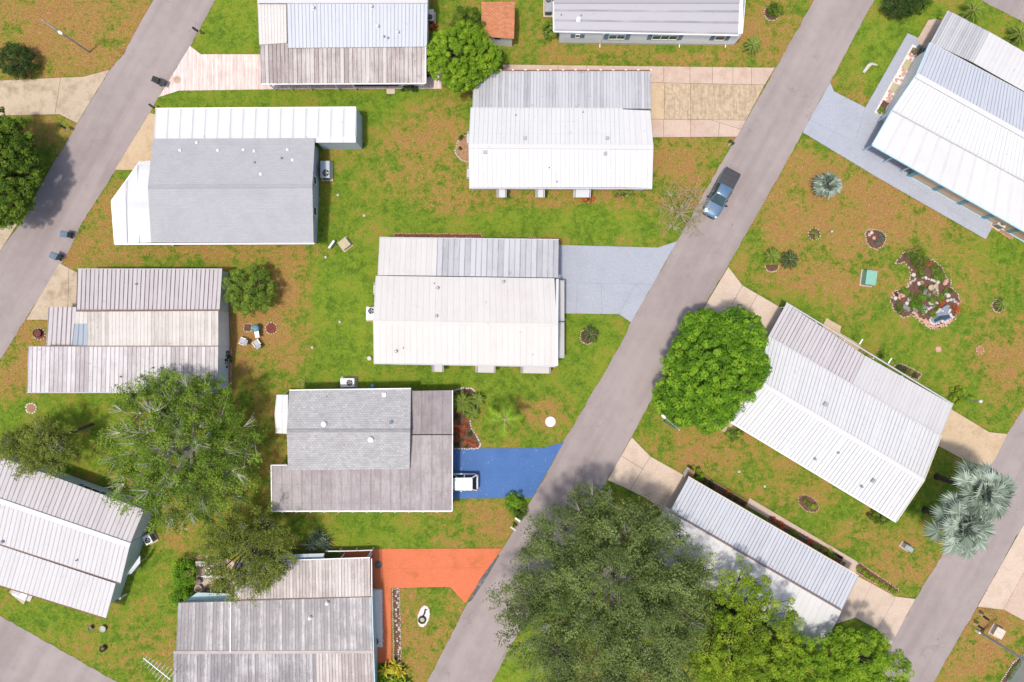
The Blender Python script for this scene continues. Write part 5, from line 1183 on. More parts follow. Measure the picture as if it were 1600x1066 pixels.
def bin_(label, px, py, rz, lid_open=False, m='bin_blue'):
    q = P(px, py, .5); o = thing('wheeled_bin', label, 'trash bin', (q.x, q.y, .012), rz, 'wheeled bins at the kerb')
    MB().hexa([V(-.24,-.22,.04), V(.24,-.22,.04), V(.24,.22,.04), V(-.24,.22,.04)], [V(-.34,-.30,.98), V(.34,-.30,.98), V(.34,.30,.98), V(-.34,.30,.98)]).build('bin_body', m, o, local=True)
    if lid_open:
        MB().box((0, 0, .975), (.56, .48, .02)).build('bin_opening', 'black', o, local=True)
        MB().bbox((.62, 0, .72), (.62, .62, .05), 0, .02).build('lid', m, o, local=True)
    else:
        MB().bbox((-.02, 0, 1.02), (.76, .66, .09), 0, .04).build('lid', m, o, local=True); MB().bbox((-.06, 0, 1.075), (.42, .36, .03), 0, .01).build('lid_panel', m, o, local=True)
    MB().tube([(.40, -.26, .96), (.44, 0, .99), (.40, .26, .96)], .022, 6).build('handle', 'plastic_black', o, local=True)
    for s in (-1, 1):
        w_ = MB().lathe((0, 0, 0), [(.12, -.03), (.12, .03)], 12); w_.v = [(.26 + a_, s * .27 + c_, .12 + b_) for a_, b_, c_ in w_.v]; w_.build('wheel', 'tyre', o, local=True)
simple('bin_blue', (.10, .15, .20), .5, var=.15); simple('bin_black', (.03, .034, .04), .5, var=.2)
bin_('blue grey bin nearer the grey shingle home', 105, 367, R(-8)); bin_('blue grey bin nearer the lined roof home', 89, 401, R(-28)); 
bin_('open black bin with its lid hanging back by the pink striped driveway', 246, 127, R(-22), True, 'bin_black')

def mailbox(label, px, py, rz, m='black', post='trim_white'):
    q = P(px, py, 1.1); o = thing('mailbox', label, 'mailbox', (q.x, q.y, 0), rz, 'roadside mailboxes')
    MB().box((0, 0, .5), (.10, .10, 1.06)).build('post', post, o, local=True)
    prof = [(-.11, 1.0), (.11, 1.0), (.11, 1.14), (.075, 1.21), (0, 1.24), (-.075, 1.21), (-.11, 1.14)]; n = len(prof)
    vs = [(x, y, z) for x in (-.30, .30) for y, z in prof]; MB().add(vs, [tuple(range(n)), tuple(range(2 * n - 1, n - 1, -1))] + [(i, n + i, n + (i + 1) % n, (i + 1) % n) for i in range(n)]).build('box', m, o, local=True)
    MB().box((-.31, 0, 1.1), (.02, .2, .2)).build('door', m, o, local=True); MB().box((.05, -.125, 1.2), (.04, .015, .18)).build('flag', 'lamp_red', o, local=True)
mailbox('black mailbox opposite the wide street corner by the striped driveway', 305, 46, R(-35)); mailbox('small dark mailbox beside the long white carport', 237, 166, R(-35), 'bin_black')
mailbox('dark mailbox on the lawn below the mottled tan driveway', 98, 198, R(150)); mailbox('black and white mailbox at the corner of the three bay driveway', 1144, 222, R(-40))
mailbox('white mailbox of the pair beyond the blue driveway', 809, 812, R(-35), 'trim_white', 'dark_metal'); mailbox('grey mailbox of the pair nearer the orange driveway', 802, 826, R(-35), 'pale_metal', 'dark_metal')
mailbox('first black mailbox of the pair by the utility box', 1541, 966, R(145)); mailbox('second black mailbox of the pair beside the pole', 1533, 981, R(145))

def street_lamp(label, bx, by, h_, az_, arm=2.3):
    b = P(bx, by); o = thing('street_lamp', label, 'street lamp', b, 0, 'street lamps')
    MB().tube([b + V(0,0,-.1), b + V(0,0,h_ * .5), b + V(0,0,h_)], [.10, .085, .07], 8).build('pole', 'grey_metal', o); d = V(math.cos(az_), math.sin(az_), 0); t = b + V(0, 0, h_)
    MB().tube([t - V(0,0,.1), t + d * arm * .5 + V(0,0,.25), t + d * arm + V(0,0,.3)], [.045, .04, .035], 6).build('arm', 'grey_metal', o)
    e = t + d * (arm + .3) + V(0, 0, .28); mb = MB().lathe((0, 0, 0), [(.07, -.10), (.14, -.04), (.13, .04), (.05, .08)], 12); c_, s_ = math.cos(az_), math.sin(az_)
    mb.v = [(e.x + x * 2.0 * c_ - y * s_, e.y + x * 2.0 * s_ + y * c_, e.z + z) for x, y, z in mb.v]; mb.build('lamp_head', 'trim_white', o, smooth=True)
street_lamp('street lamp in the dry corner field', 140, 82, 7.2, R(-35), 2.0); street_lamp('street lamp beside the round bright green tree', 1037, 659, 6.6, R(140), 1.7)
b = P(1531, 988); o = thing('utility_pole', 'tall grey utility pole beside the two black mailboxes', 'pole', b)
MB().tube([b + V(0,0,-.2), b + V(0,0,4.5), b + V(0,0,9)], [.14, .12, .10], 8).build('pole', 'grey_metal', o); MB().tube([b + V(.12,-.14,0), b + V(.12,-.14,8.5)], .035, 5).build('conduit', 'pale_metal', o)
MB().tube([b + V(0,0,8.8), b + V(-.9,.6,9.1)], .04, 5).build('arm', 'grey_metal', o); MB().bbox((b.x - 1.1, b.y + .72, 9.1), (.5, .26, .14), R(-35), .04).build('lamp_head', 'trim_white', o)
MB().lathe((b.x - .35, b.y + .15, 0), [(.13, 0), (.12, .5), (.05, .62)], 8).build('pedestal', 'trim_white', o)

def ubox(name, label, px, py, d, rz, m, lidm=None, cat='utility box'):
    q = P(px, py, d[2]); o = thing(name, label, cat, (q.x, q.y, 0), rz)
    MB().box((0, 0, .02), (d[0] + .25, d[1] + .25, .1)).build('pad', 'conc_pinkgrey', o, local=True); MB().bbox((0, 0, d[2] / 2 + .05), d, 0, .04).build('cabinet', m, o, local=True)
    MB().bbox((0, 0, d[2] + .075), (d[0] + .05, d[1] + .05, .05), 0, .02).build('lid', lidm or m, o, local=True); MB().box((0, -d[1] / 2 - .01, d[2] * .55), (d[0] * .8, .03, d[2] * .7)).build('door', lidm or m, o, local=True)
    MB().box((d[0] * .25, -d[1] / 2 - .035, d[2] * .55), (.05, .04, .14)).build('handle', 'dark_metal', o, local=True); return o
simple('box_green', (.20, .40, .31), .5, var=.1); simple('box_tan', (.42, .36, .22), .7, var=.12)
ubox('transformer_box', 'pale green transformer box on the dry lawn', 1361, 434, (1.05, 1.45, .95), R(-8), 'box_green')
ubox('utility_box', 'tan utility box between the grey shingle and plain white homes', 538, 381, (.95, .95, .5), R(38), 'box_tan'); ubox('utility_box', 'beige utility box beside the wide right driveway', 1561, 989, (.95, .95, .55), R(-30), 'beige'); ubox('utility_box', 'grey metal utility box on the lawn near the silver palms', 1420, 857, (.85, .42, .75), R(-32), 'pale_metal', 'grey_metal')
q = P(520,383); o = thing('pipe_stand', 'grey pipe stand with valves beside the tan utility box', 'pipe', q, R(55)); MB().bbox((0, 0, .45), (1.0, .25, .28), 0, .05).build('tank', 'pale_metal', o, local=True)
for x in (-.3, .3): MB().tube([(x, 0, -.03), (x, 0, .4)], .045, 6).build('leg', 'grey_metal', o, local=True)
MB().tube([(.1, -.15, .5), (.3, -.4, .45), (.3, -.4, .0)], .04, 6).build('pipe', 'dark_metal', o, local=True)
def pot(label, px, py, r, h_, m, fill='wood_brown', name='plant_pot', cat='pot', plant=None):
    q = P(px, py); o = thing(name, label, cat, q); MB().lathe(q, [(r * .7, -.02), (r, h_ * .9), (r * 1.1, h_ * .9), (r * 1.1, h_), (r * .9, h_), (r * .88, h_ * .85)], 14).build('pot', m, o); MB().lathe(q + V(0,0,h_ * .84), [(r * .87, 0), (r * .6, .03)], 12).build('soil', fill, o)
    if plant:
        rg = np.random.default_rng(int(px)); C, N, s_, t_ = clump_leaves(np.array([tuple(q + V(0, 0, h_))]), np.array([r * 1.1]), 50, rg, r * .55); leaves('foliage', C, N, s_, t_, plant, o)
simple('ceramic_blue', (.05, .09, .13), .35, var=.2); simple('stone_grey', (.42, .40, .37), .85, var=.25, scale=8); simple('stone_cream', (.42, .33, .23), .85, var=.22, scale=8); simple('stone_pink', (.50, .28, .20), .85, var=.25, scale=8); simple('stone_white', (.52, .48, .43), .8, var=.15, scale=8); simple('mulch', (.115, .060, .038), .95, var=.5, scale=9, bump=.5); simple('mulch_red', (.17, .045, .03), .95, var=.5, scale=9, bump=.5); simple('soil_bare', (.30, .17, .09), .95, var=.35, scale=5, bump=.4); simple('gravel_white', (.66, .62, .58), .9, var=.25, scale=12, bump=.4); simple('terracotta', (.48, .20, .10), .8, var=.2)
pot('dark blue pot on the lawn of the left rotated home', 144, 980, .22, .4, 'ceramic_blue'); pot('round grey stone pot on the lawn of the left rotated home', 163, 981, .3, .35, 'stone_grey', 'stone_grey'); pot('black pot with a small plant near the street corner', 163, 1012, .3, .35, 'black', plant='leaf_dark'); pot('black pot beside the lime green tree', 782, 84, .26, .45, 'black')
q = P(860, 659); o = thing('well_cover', 'round white cracked concrete well cover on the lawn', 'cover', q); MB().lathe(q, [(.55, -.05), (.55, .10), (.52, .12)], 22).build('disc', 'gravel_white', o); MB().lathe(q, [(.12, .10), (.11, .15)], 10).build('plug', 'pale_metal', o)
EXCL.append([(q.x + .55 * math.cos(a), q.y + .55 * math.sin(a)) for a in np.linspace(0, 6.28, 12)])
q = P(277, 125); o = thing('drain_cover', 'round brown access cover set in the pink striped driveway', 'cover', V(q.x, q.y, .034)); MB().lathe(V(q.x, q.y, .034), [(.42, -.01), (.42, .02), (.38, .026)], 18).build('ring', 'conc_pinkgrey', o); MB().lathe(V(q.x, q.y, .034), [(.30, .0), (.30, .034)], 16).build('lid', 'conc_dirty', o)

# ================================================================== beds, stone rings and the garden
ROCKS = []
def rock_mesh(seed):
    rg = np.random.default_rng(seed); mb = MB(); v = []; n = 7
    for z, r in ((-.3, .8), (.2, 1.0), (.62, .72)):
        for j in range(n): a = 2 * math.pi * j / n; k = r * rg.uniform(.8, 1.15); v.append((k * math.cos(a), k * math.sin(a), z * rg.uniform(.85, 1.1)))
    v.append((0, 0, .74)); fs = [(i * n + j, i * n + (j + 1) % n, (i + 1) * n + (j + 1) % n, (i + 1) * n + j) for i in range(2) for j in range(n)] + [(2 * n + j, 2 * n + (j + 1) % n, 3 * n) for j in range(n)]
    me = bpy.data.meshes.new('edging_stone'); me.from_pydata(v, [], fs); return me
RMESH = {}
def stone(parent, x, y, s, m, rg, z=.0, name='edging_stone', flat=.6, el=1.0, rz=None):
    k = (m, int(rg.integers(4)))
    if k not in RMESH:
        me = rock_mesh(k[1]); me.materials.append(M[m]); RMESH[k] = me
    o = bpy.data.objects.new(name, RMESH[k]); link(o, parent); org = ORG[parent]
    o.location = (x - org.x, y - org.y, z - org.z); o.rotation_euler = (0, 0, rg.uniform(0, 6.28) if rz is None else rz); o.scale = (s * el, s, s * flat); return o
def bed(label, pts, m='mulch', edge=None, es=.13, step=.27, name='flower_bed', cat='flower bed', z=.05, seed=1, closed=True, jit=.02, flat=.7, h_=None):
    """a bed: soil with its ring of edging stones, each a piece of its own"""
    rg = np.random.default_rng(seed); w_ = [P(*p) for p in pts]; c = sum(w_, Vector()) / len(w_); o = thing(name, label, cat, V(c.x, c.y, 0)); EXCL.append([(p.x, p.y) for p in w_])
    MB().prism(densify(w_, .3, .02, seed), -.05, z).build('soil', m, o)
    if edge:
        n = len(w_); k = n if closed else n - 1
        for i in range(k):
            a, b_ = w_[i], w_[(i + 1) % n]; cnt = max(1, round((b_ - a).length / step)); an = math.atan2((b_ - a).y, (b_ - a).x)
            for j in range(cnt):
                q = a.lerp(b_, (j + .5) / cnt); stone(o, q.x + rg.normal() * jit, q.y + rg.normal() * jit, es * .78 * rg.uniform(.8, 1.15), edge, rg, .03, flat=flat, el=1.25, rz=an + rg.normal() * .15)
    return o
def ring(cx, cy, r, n=12, sx=1.0, sy=1.0, rot=0.0):
    return [(cx + r * S * (sx * math.cos(a) * math.cos(rot) - sy * math.sin(a) * math.sin(rot)), cy + r * S * (sx * math.cos(a) * math.sin(rot) + sy * math.sin(a) * math.cos(rot))) for a in [2 * math.pi * i / n for i in range(n)]]
def plants(parent, spots, m, seed, ls=.10, n=40):
    """low leafy plants of a bed, each a piece of its own"""
    rg = np.random.default_rng(seed)
    for x, y, r in spots:
        q = P(x, y); K = np.array([tuple(q + V(rg.normal() * r * .3, rg.normal() * r * .3, r * .5)) for _ in range(5)]); C, N, s_, t_ = clump_leaves(K, np.full(5, r * .62), n, rg, ls); leaves('foliage', C, N, s_, t_, m, parent)
bed('white block ring around bare grass on the lower left lawn', ring(49,638,.55,12), 'soil_bare', 'stone_white', .13, .30)
o = bed('round bed of dark red mulch in front of the lined carport', ring(62,522,.62,12), 'mulch_red', 'stone_cream', .12, .30); pot('black cauldron pot in the round red mulch bed', 61, 521, .40, .35, 'black', 'mulch_red')
bed('round pit of red gravel in a cream block ring', ring(424,513,.62,14), 'mulch_red', 'stone_cream', .12, .28, 'fire_pit', 'fire pit'); 
o = bed('square stone planter of brown bark beside the garden chairs', [(382,506),(394,506),(393,518),(381,518)], 'mulch', 'stone_cream', .10, .2)
o = bed('small ring bed of ferns on the dry right lawn', ring(1272,366,.62,12), 'mulch', 'stone_cream', .10, .22, seed=3); plants(o, [(1271,364,.35),(1274,369,.28)], 'leaf_loose', 4)
o = bed('heart shaped brick edged bed with pale ornaments', [(1352,365),(1354,360),(1361,360),(1366,359),(1376,361),(1384,368),(1383,378),(1377,386),(1369,390),(1360,387),(1353,378)], 'mulch', 'stone_cream', .10, .21, seed=4); plants(o, [(1375,368,.3),(1371,380,.35),(1378,375,.25)], 'leaf_blueblade', 5); rg = np.random.default_rng(9)
for x, y, m in ((1361,364,'stone_white'),(1358,367,'stone_pink'),(1365,372,'stone_pink')): q = P(x, y); stone(o, q.x, q.y, .2, m, rg, .06, 'ornament')
bed('stone ring below the pair of sago palms', ring(1206,414,.75,12)[0:7], 'mulch', 'stone_cream', .11, .23, seed=5, closed=False); bed('stone ring of the sago palm on the far right lawn', ring(1560,478,.7,12), 'mulch', 'stone_cream', .10, .23, seed=6)
bed('stone ring around the round dark shrub by the top street', ring(1206,20,.85,12), 'mulch', 'stone_cream', .10, .23, seed=7); bed('stone ring of the sago palm below the grey blue driveway', ring(918,526,.8,12), 'mulch', 'stone_cream', .10, .25, seed=8)
bed('pale hexagon stone ring on the far right lawn', ring(1531,547,.45,8), 'soil_bare', 'stone_pink', .10, .24, seed=9); bed('flat pale stepping stone ring on the right lawn', ring(1466,546,.3,8), 'stone_pink', 'stone_pink', .09, .25, seed=10)
o = bed('oval brick edged bed of green and gold plants between the rotated homes', ring(1263,787,1.05,16,1.15,.7,R(35)), 'mulch', 'stone_pink', .09, .2, seed=11); plants(o, [(1268,793,.4),(1272,790,.35)], 'leaf_yellow', 6); plants(o, [(1257,781,.35),(1262,787,.3)], 'leaf_round', 7)
o = bed('curved brick edged bed at the left end of the white ribbed home', [(733,212),(722,212),(715,222),(711,238),(716,247),(728,253),(733,253)], 'soil_bare', 'stone_grey', .11, .25, seed=12, closed=False); plants(o, [(722,216,.3),(719,232,.22)], 'leaf_dark', 8)
o = bed('triangular bed of orange flowers with a white stone edge beside the carport', [(706,612),(722,606),(738,607),(748,620),(746,640),(734,656),(736,668),(748,688),(751,697),(746,701),(706,701)], 'mulch', 'stone_white', .12, .24, seed=13)
plants(o, [(712,660,.35),(718,668,.4),(728,665,.4),(722,678,.4),(712,685,.4),(735,690,.4),(742,695,.3),(726,692,.35),(715,645,.3),(731,655,.35),(712,672,.3)], 'leaf_red', 9, .09, 34); plants(o, [(714,695,.3),(722,690,.25),(733,678,.3),(728,697,.25),(712,652,.25)], 'leaf_dark', 10)
o = bed('oval bed of white gravel with a black tyre on the lawn', ring(662,963,1.0,16,.6,1.15,R(12)), 'gravel_white', 'stone_pink', .09, .22, seed=14)
q = P(660,968); t_ = thing('tyre_planter', 'black tyre ornament lying on the white gravel oval', 'tyre', V(q.x, q.y, .05)); MB().tube([(q.x + .33 * math.cos(a), q.y + .33 * math.sin(a), .15) for a in np.linspace(0, 2 * math.pi, 21)], .10, 8, False).build('tyre', 'plastic_black', t_, smooth=True); MB().lathe((q.x, q.y, .05), [(.25, 0), (.24, .08)], 12).build('fill', 'box_tan', t_); MB().tube([(q.x + .1, q.y + .4, .08), (q.x + .25, q.y + .7, .12), (q.x + .3, q.y + 1.1, .1), (q.x + .5, q.y + 1.0, .1)], [.08, .09, .07, .05], 7).build('hook', 'plastic_black', t_)
# beds along the orange path
o = bed('long narrow rock bed with cream kerbs beside the orange path', [(613,920),(624,920),(627,1045),(616,1045)], 'mulch', 'stone_cream', .10, .2, seed=15); rg = np.random.default_rng(15)
for k in range(34): q = P(617 + rg.uniform(0, 6) + k * .1, 924 + k * 3.5); stone(o, q.x, q.y, rg.uniform(.08, .16), ['stone_grey', 'stone_pink', 'stone_white', 'stone_grey', 'wood_brown'][k % 5], rg, .06, 'rock')
o = bed('white gravel planter with a stone kerb against the lightblue end wall', [(582,921),(597,921),(598,1010),(583,1010)], 'gravel_white', 'stone_white', .11, .22, z=.18, seed=16, flat=1.6); plants(o, [(588,924,.18),(590,950,.18),(586,975,.2),(587,990,.2)], 'leaf_dark', 11); pot('round wicker pot at the end of the white gravel planter', 588, 1000, .3, .45, 'wood_brown', 'wood_brown')
# planter of the top right home
o = bed('long white planter with pink stones and squares of brown mulch', [(1425,70),(1443,79),(1379,182),(1366,176)], 'gravel_white', 'stone_white', .10, .2, z=.10, seed=17); rg = np.random.default_rng(17)
pa, pb, pc, pd = P(1425,71.5), P(1441,79.5), P(1378,180), P(1368,175)
def pl(u, v): return pa.lerp(pb, u).lerp(pd.lerp(pc, u), v)
for v0, v1, m in ((.02,.10,'wood_brown'),(.20,.33,'mulch'),(.55,.67,'mulch'),(.82,.97,'mulch')):
    MB().prism([pl(.1, v0), pl(.92, v0), pl(.92, v1), pl(.1, v1)], .02, .13).build('mulch_square', 'box_tan' if m == 'mulch' and v0 < .6 else m, o)
for v0, v1, k in ((.10,.19,9),(.34,.43,8),(.44,.53,5),(.68,.75,8),(.75,.82,6)):
    for _ in range(k): q = pl(rg.uniform(.15, .85), rg.uniform(v0, v1)); stone(o, q.x, q.y, rg.uniform(.10, .18), 'stone_pink', rg, .11, 'rock')
plants(o, [(1432,79,.4),(1440,82,.45),(1427,84,.3),(1436,74,.3)], 'leaf_blueblade', 12); plants(o, [(1376,172,.35),(1372,176,.3)], 'leaf_loose', 13)
# driftwood ornament on the green lawn
q = P(1357,105); o = thing('driftwood', 'grey driftwood branch lying on the green lawn', 'driftwood', V(q.x, q.y, 0))
MB().tube([P(1349,114,.05), P(1354,107,.2), P(1358,102,.25), P(1363,100,.2), P(1371,102,.08)], [.14, .2, .2, .16, .06], 7).build('branch', 'bark_pale', o); MB().tube([P(1356,105,.2), P(1359,98,.3), P(1366,99,.35)], [.1, .08, .04], 6).build('branch', 'bark_grey', o)
q = P(1296,363); o = thing('garden_ornament', 'small bird ornament on a stick beside the ring of ferns', 'ornament', V(q.x, q.y, 0)); MB().tube([P(1292,364,0), P(1298,362,.25)], .04, 5).build('stick', 'wood_brown', o); MB().lathe(P(1299,362,.2), [(.05, 0), (.14, .08), (.10, .2), (.02, .26)], 9).build('body', 'stone_white', o)
# the pond garden
GP = [(1404,404),(1396,411),(1399,413),(1412,410),(1420,417),(1424,428),(1417,449),(1404,453),(1395,458),(1391,470),(1396,483),(1406,493),(1412,496),(1425,492),(1438,503),(1452,513),(1466,514),(1482,508),(1492,497),(1494,484),(1499,470),(1496,459),(1486,450),(1484,440),(1478,433),(1473,420),(1463,410),(1448,404),(1440,398),(1424,392),(1412,395)]
o = bed('rambling garden bed with a small pond, stones and shrubs on the right lawn', GP, 'mulch', 'stone_cream', .11, .24, name='pond_garden', cat='garden', seed=18, jit=.05); rg = np.random.default_rng(18)
pond = [(1453,499),(1456,492),(1463,489),(1468,484),(1473,487),(1480,483),(1485,490),(1488,496),(1480,502),(1470,503),(1460,507),(1454,505)]
simple('pond_water', (.03, .05, .065), .06, var=.4, scale=2, spec=.8); simple('pond_liner', (.19, .21, .26), .45, var=.2)
MB().prism(densify([P(*p) for p in pond], .15, .02), .02, .085).build('pond_liner', 'pond_liner', o); MB().prism([P(*p) for p in [(1458,500),(1466,494),(1474,493),(1482,492),(1484,496),(1477,500),(1468,500),(1460,504)]], .03, .095).build('pond_water', 'pond_water', o)
MB().hexa([P(1471,482,.1), P(1480,476,.1), P(1485,478,.1), P(1478,488,.1)], [P(1471,482,.22), P(1480,476,.34), P(1485,478,.34), P(1478,488,.2)]).build('slate', 'pond_liner', o)
for p_, k, m in ((pond, 26, 'stone_white'), ([(1444,490),(1449,483),(1458,479)], 7, 'stone_grey'), ([(1446,500),(1452,508),(1462,511),(1476,507),(1488,500)], 26, 'stone_pink'), ([(1426,488),(1434,495),(1442,502),(1450,511)], 18, 'stone_pink'), ([(1430,436),(1424,440),(1418,448)], 8, 'stone_cream'), ([(1440,433),(1455,437),(1464,440)], 9, 'stone_white'), ([(1465,445),(1464,455),(1464,462)], 8, 'stone_cream'), ([(1452,472),(1458,478),(1464,474)], 8, 'stone_grey'), ([(1480,470),(1488,468),(1496,474)], 8, 'stone_grey'),([(1397,462),(1403,458),(1411,462),(1404,466)], 10, 'stone_pink')):
    w_ = [P(*p) for p in p_]
    for i in range(k):
        t = i / max(1, k - 1) * (len(w_) - 1); j = min(len(w_) - 2, int(t)); q = w_[j].lerp(w_[j + 1], t - j); stone(o, q.x + rg.normal() * .05, q.y + rg.normal() * .05, rg.uniform(.10, .18), m, rg, .05)
for x, y, m in ((1435,443,'stone_white'),(1440,442,'stone_pink'),(1464,441,'stone_white'),(1478,440,'stone_pink'),(1400,461,'black'),(1478,460,'stone_white'),(1466,485,'stone_grey'),(1427,430,'stone_white'),(1416,474,'stone_white'),(1420,468,'stone_grey'),(1398,466,'stone_white'),(1476,443,'stone_pink'),(1481,462,'stone_white')): q = P(x, y); stone(o, q.x, q.y, .24, m, rg, .06, 'ornament', .8)
plants(o, [(1420,398,.7),(1430,401,.9),(1438,405,.7),(1436,417,.5),(1437,427,.5),(1426,408,.5),(1433,396,.6)], 'leaf_round', 20, .11, 60); plants(o, [(1459,421,.6),(1466,427,.7),(1460,432,.5),(1470,432,.5)], 'leaf_loose', 21, .1, 60); plants(o, [(1428,470,.7),(1436,466,.6),(1432,476,.55),(1424,477,.4),(1412,455,.5)], 'leaf_mango', 22, .11, 60)
plants(o, [(1443,455,.35),(1440,464,.3),(1450,462,.3),(1415,485,.4),(1412,480,.3),(1443,482,.4),(1428,485,.3),(1457,457,.3)], 'leaf_pale', 23, .1, 30); plants(o, [(1455,489,.4),(1458,494,.35),(1440,488,.35),(1464,468,.5),(1470,464,.4),(1454,470,.4)], 'leaf_loose', 24); plants(o, [(1404,486,.4),(1440,450,.4),(1448,466,.4),(1460,480,.35),(1475,455,.4),(1402,476,.35),(1484,456,.35),(1420,462,.4)], 'leaf_round', 35); plants(o, [(1490,480,.5),(1494,486,.45),(1450,411,.4),(1470,475,.4)], 'leaf_red', 25)
for x, y, r in ((1452,450,.30),(1459,448,.25)): q = P(x, y); MB().lathe(q + V(0,0,.04), [(r * .6, 0), (r, .3), (r * 1.05, .32), (r * .85, .3), (r * .7, .2)], 14).build('bowl', 'stone_cream', o)
# beds of the lower right home
o = bed('long dark bed beside the ribbed strip of the lower rotated home', [(1076,741),(1092,738),(1169,782),(1163,792),(1076,746)], 'mulch', None, seed=19); MB().bar(P(1093,740,.12), P(1168,784,.12), .1, .14).build('timber_edge', 'wood_brown', o); plants(o, [(1108,755,.4),(1112,760,.35),(1139,772,.5),(1150,780,.35),(1100,749,.3),(1160,787,.3)], 'leaf_dark', 26); plants(o, [(1137,769,.4)], 'leaf_red', 27)
o = bed('flower bed of orange and green plants beside the concrete strip path', [(1203,805),(1318,870),(1313,882),(1198,813)], 'mulch', 'stone_pink', .09, .22, seed=20); plants(o, [(1219,818,.4),(1222,822,.3),(1264,845,.4),(1208,810,.3)], 'leaf_red', 28); plants(o, [(1236,830,.45),(1275,852,.5),(1296,864,.5),(1300,868,.4),(1243,834,.4),(1285,858,.35)], 'leaf_yellow', 29)
o = bed('hedge of small golden shrubs in a kerbed strip by the pale driveway', [(1337,884),(1342,879),(1404,921),(1399,930),(1338,894)], 'mulch', 'stone_pink', .10, .22, seed=21); plants(o, [(1341 + 7.0 * k, 890 + 4.4 * k, .36) for k in range(9)], 'leaf_yellow', 30)
o = bed('cream block bed with tall plants behind the rotated ribbed home', [(1394,573),(1408,568),(1440,584),(1433,594),(1412,584)], 'mulch', 'stone_cream', .10, .22, seed=22); plants(o, [(1402,573,.4),(1410,577,.4),(1374,556,.5),(1428,586,.3)], 'leaf_dark', 31); plants(o, [(1421,582,.3)], 'leaf_yellow', 32)
o = bed('brick edged weedy bed below the porch of the planter home', [(1557,352),(1585,368),(1580,374),(1554,358)], 'soil_bare', 'stone_pink', .09, .2, seed=23); plants(o, [(1578,362,.35),(1570,360,.25)], 'leaf_loose', 33)
o = bed('bed of curved terracotta brick edging along the front of the plain white home', [(616,365),(680,365.5),(752,366),(753,371),(616,371)], 'mulch', 'terracotta', .10, .2, seed=24); o = bed('short brick edged bed at the driveway corner of the plain white home', [(826,371),(876,374),(875,380),(826,377)], 'mulch', 'terracotta', .10, .2, seed=25)
o = bed('rock edging along the wall of the weathered home', [(357,545),(362,545),(361,602),(356,602)], 'soil_bare', 'stone_pink', .12, .26, seed=26)
o = bed('weedy brick edged bed right of the pole at the corner home', [(1563,1066),(1583,1035),(1600,1022),(1620,1040),(1590,1085)], 'mulch', 'stone_white', .10, .22, seed=27); plants(o, [(1592,1035,.6),(1585,1045,.5),(1600,1028,.6),(1578,1056,.5)], 'leaf_mango', 34)

# ================================================================== yard furniture
simple('fabric_grey', (.40, .40, .42), .8, var=.1)
def chair(label, px, py, rz):
    q = P(px, py, .4); o = thing('lounge_chair', label, 'chair', (q.x, q.y, 0), rz, 'garden chairs round the fire pit')
    MB().box((0, 0, .40), (.62, .60, .06)).build('seat', 'fabric_grey', o, local=True); MB().box((-.45, 0, .62), (.50, .60, .06), 0, (0, R(38))).build('backrest', 'fabric_grey', o, local=True)
    for s in (-1, 1):
        MB().box((-.05, s * .34, .58), (.6, .07, .04)).build('armrest', 'pale_metal', o, local=True)
        for x in (-.26, .28): MB().box((x, s * .33, .19), (.05, .05, .42)).build('leg', 'pale_metal', o, local=True)
chair('grey garden chair turned away from the round red pit', 379, 533, R(160)); chair('grey garden chair facing the square stone planter', 401, 536, R(125))
q = P(404,513); o = thing('barbecue_grill', 'dark green barbecue grill with a side shelf between the chairs and the pit', 'grill', q, R(-80)); MB().lathe((0, 0, .45), [(.12, 0), (.36, .2), (.38, .34), (.30, .5), (.08, .58)], 16).build('kettle', 'trim_teal', o, local=True, smooth=True)
MB().bbox((.62, 0, .75), (.75, .45, .05), 0, .01).build('shelf', 'pale_metal', o, local=True); MB().tube([(-.05, -.06, 1.04), (0, 0, 1.09), (.05, .06, 1.04)], .02, 5).build('handle', 'black', o, local=True)
for a in (.5, 2.6, 4.7): MB().tube([(.2 * math.cos(a), .2 * math.sin(a), .55), (.4 * math.cos(a), .4 * math.sin(a), -.01)], .025, 5).build('leg', 'dark_metal', o, local=True)
for x in (.5, .9): MB().tube([(x, 0, .73), (x, 0, -.01)], .025, 5).build('leg', 'dark_metal', o, local=True)
# tv antenna mast beside the orange driveway home
o = thing('antenna_mast', 'tall tv antenna mast standing beside the dirty grey roof', 'antenna', V(P(245,1045,4.2).x, P(245,1045,4.2).y, 0)); b = V(P(245,1045,4.2).x, P(245,1045,4.2).y, 0); top = b + V(0, 0, 4.2)
MB().tube([b + V(0,0,-.1), top], [.04, .03], 6).build('mast', 'pale_metal', o); d = V(.78, -.62, 0); c0 = top - d * 1.7; c1 = top + d * 1.7; MB().tube([c0, c1], .05, 6).build('boom', 'trim_white', o); nrm = V(.62, .78, 0)
for k in range(9): q = c0.lerp(c1, .05 + k * .113); w_ = .35 + .09 * k; MB().tube([q - nrm * w_, q + nrm * w_], .022, 4).build('element', 'pale_metal', o)
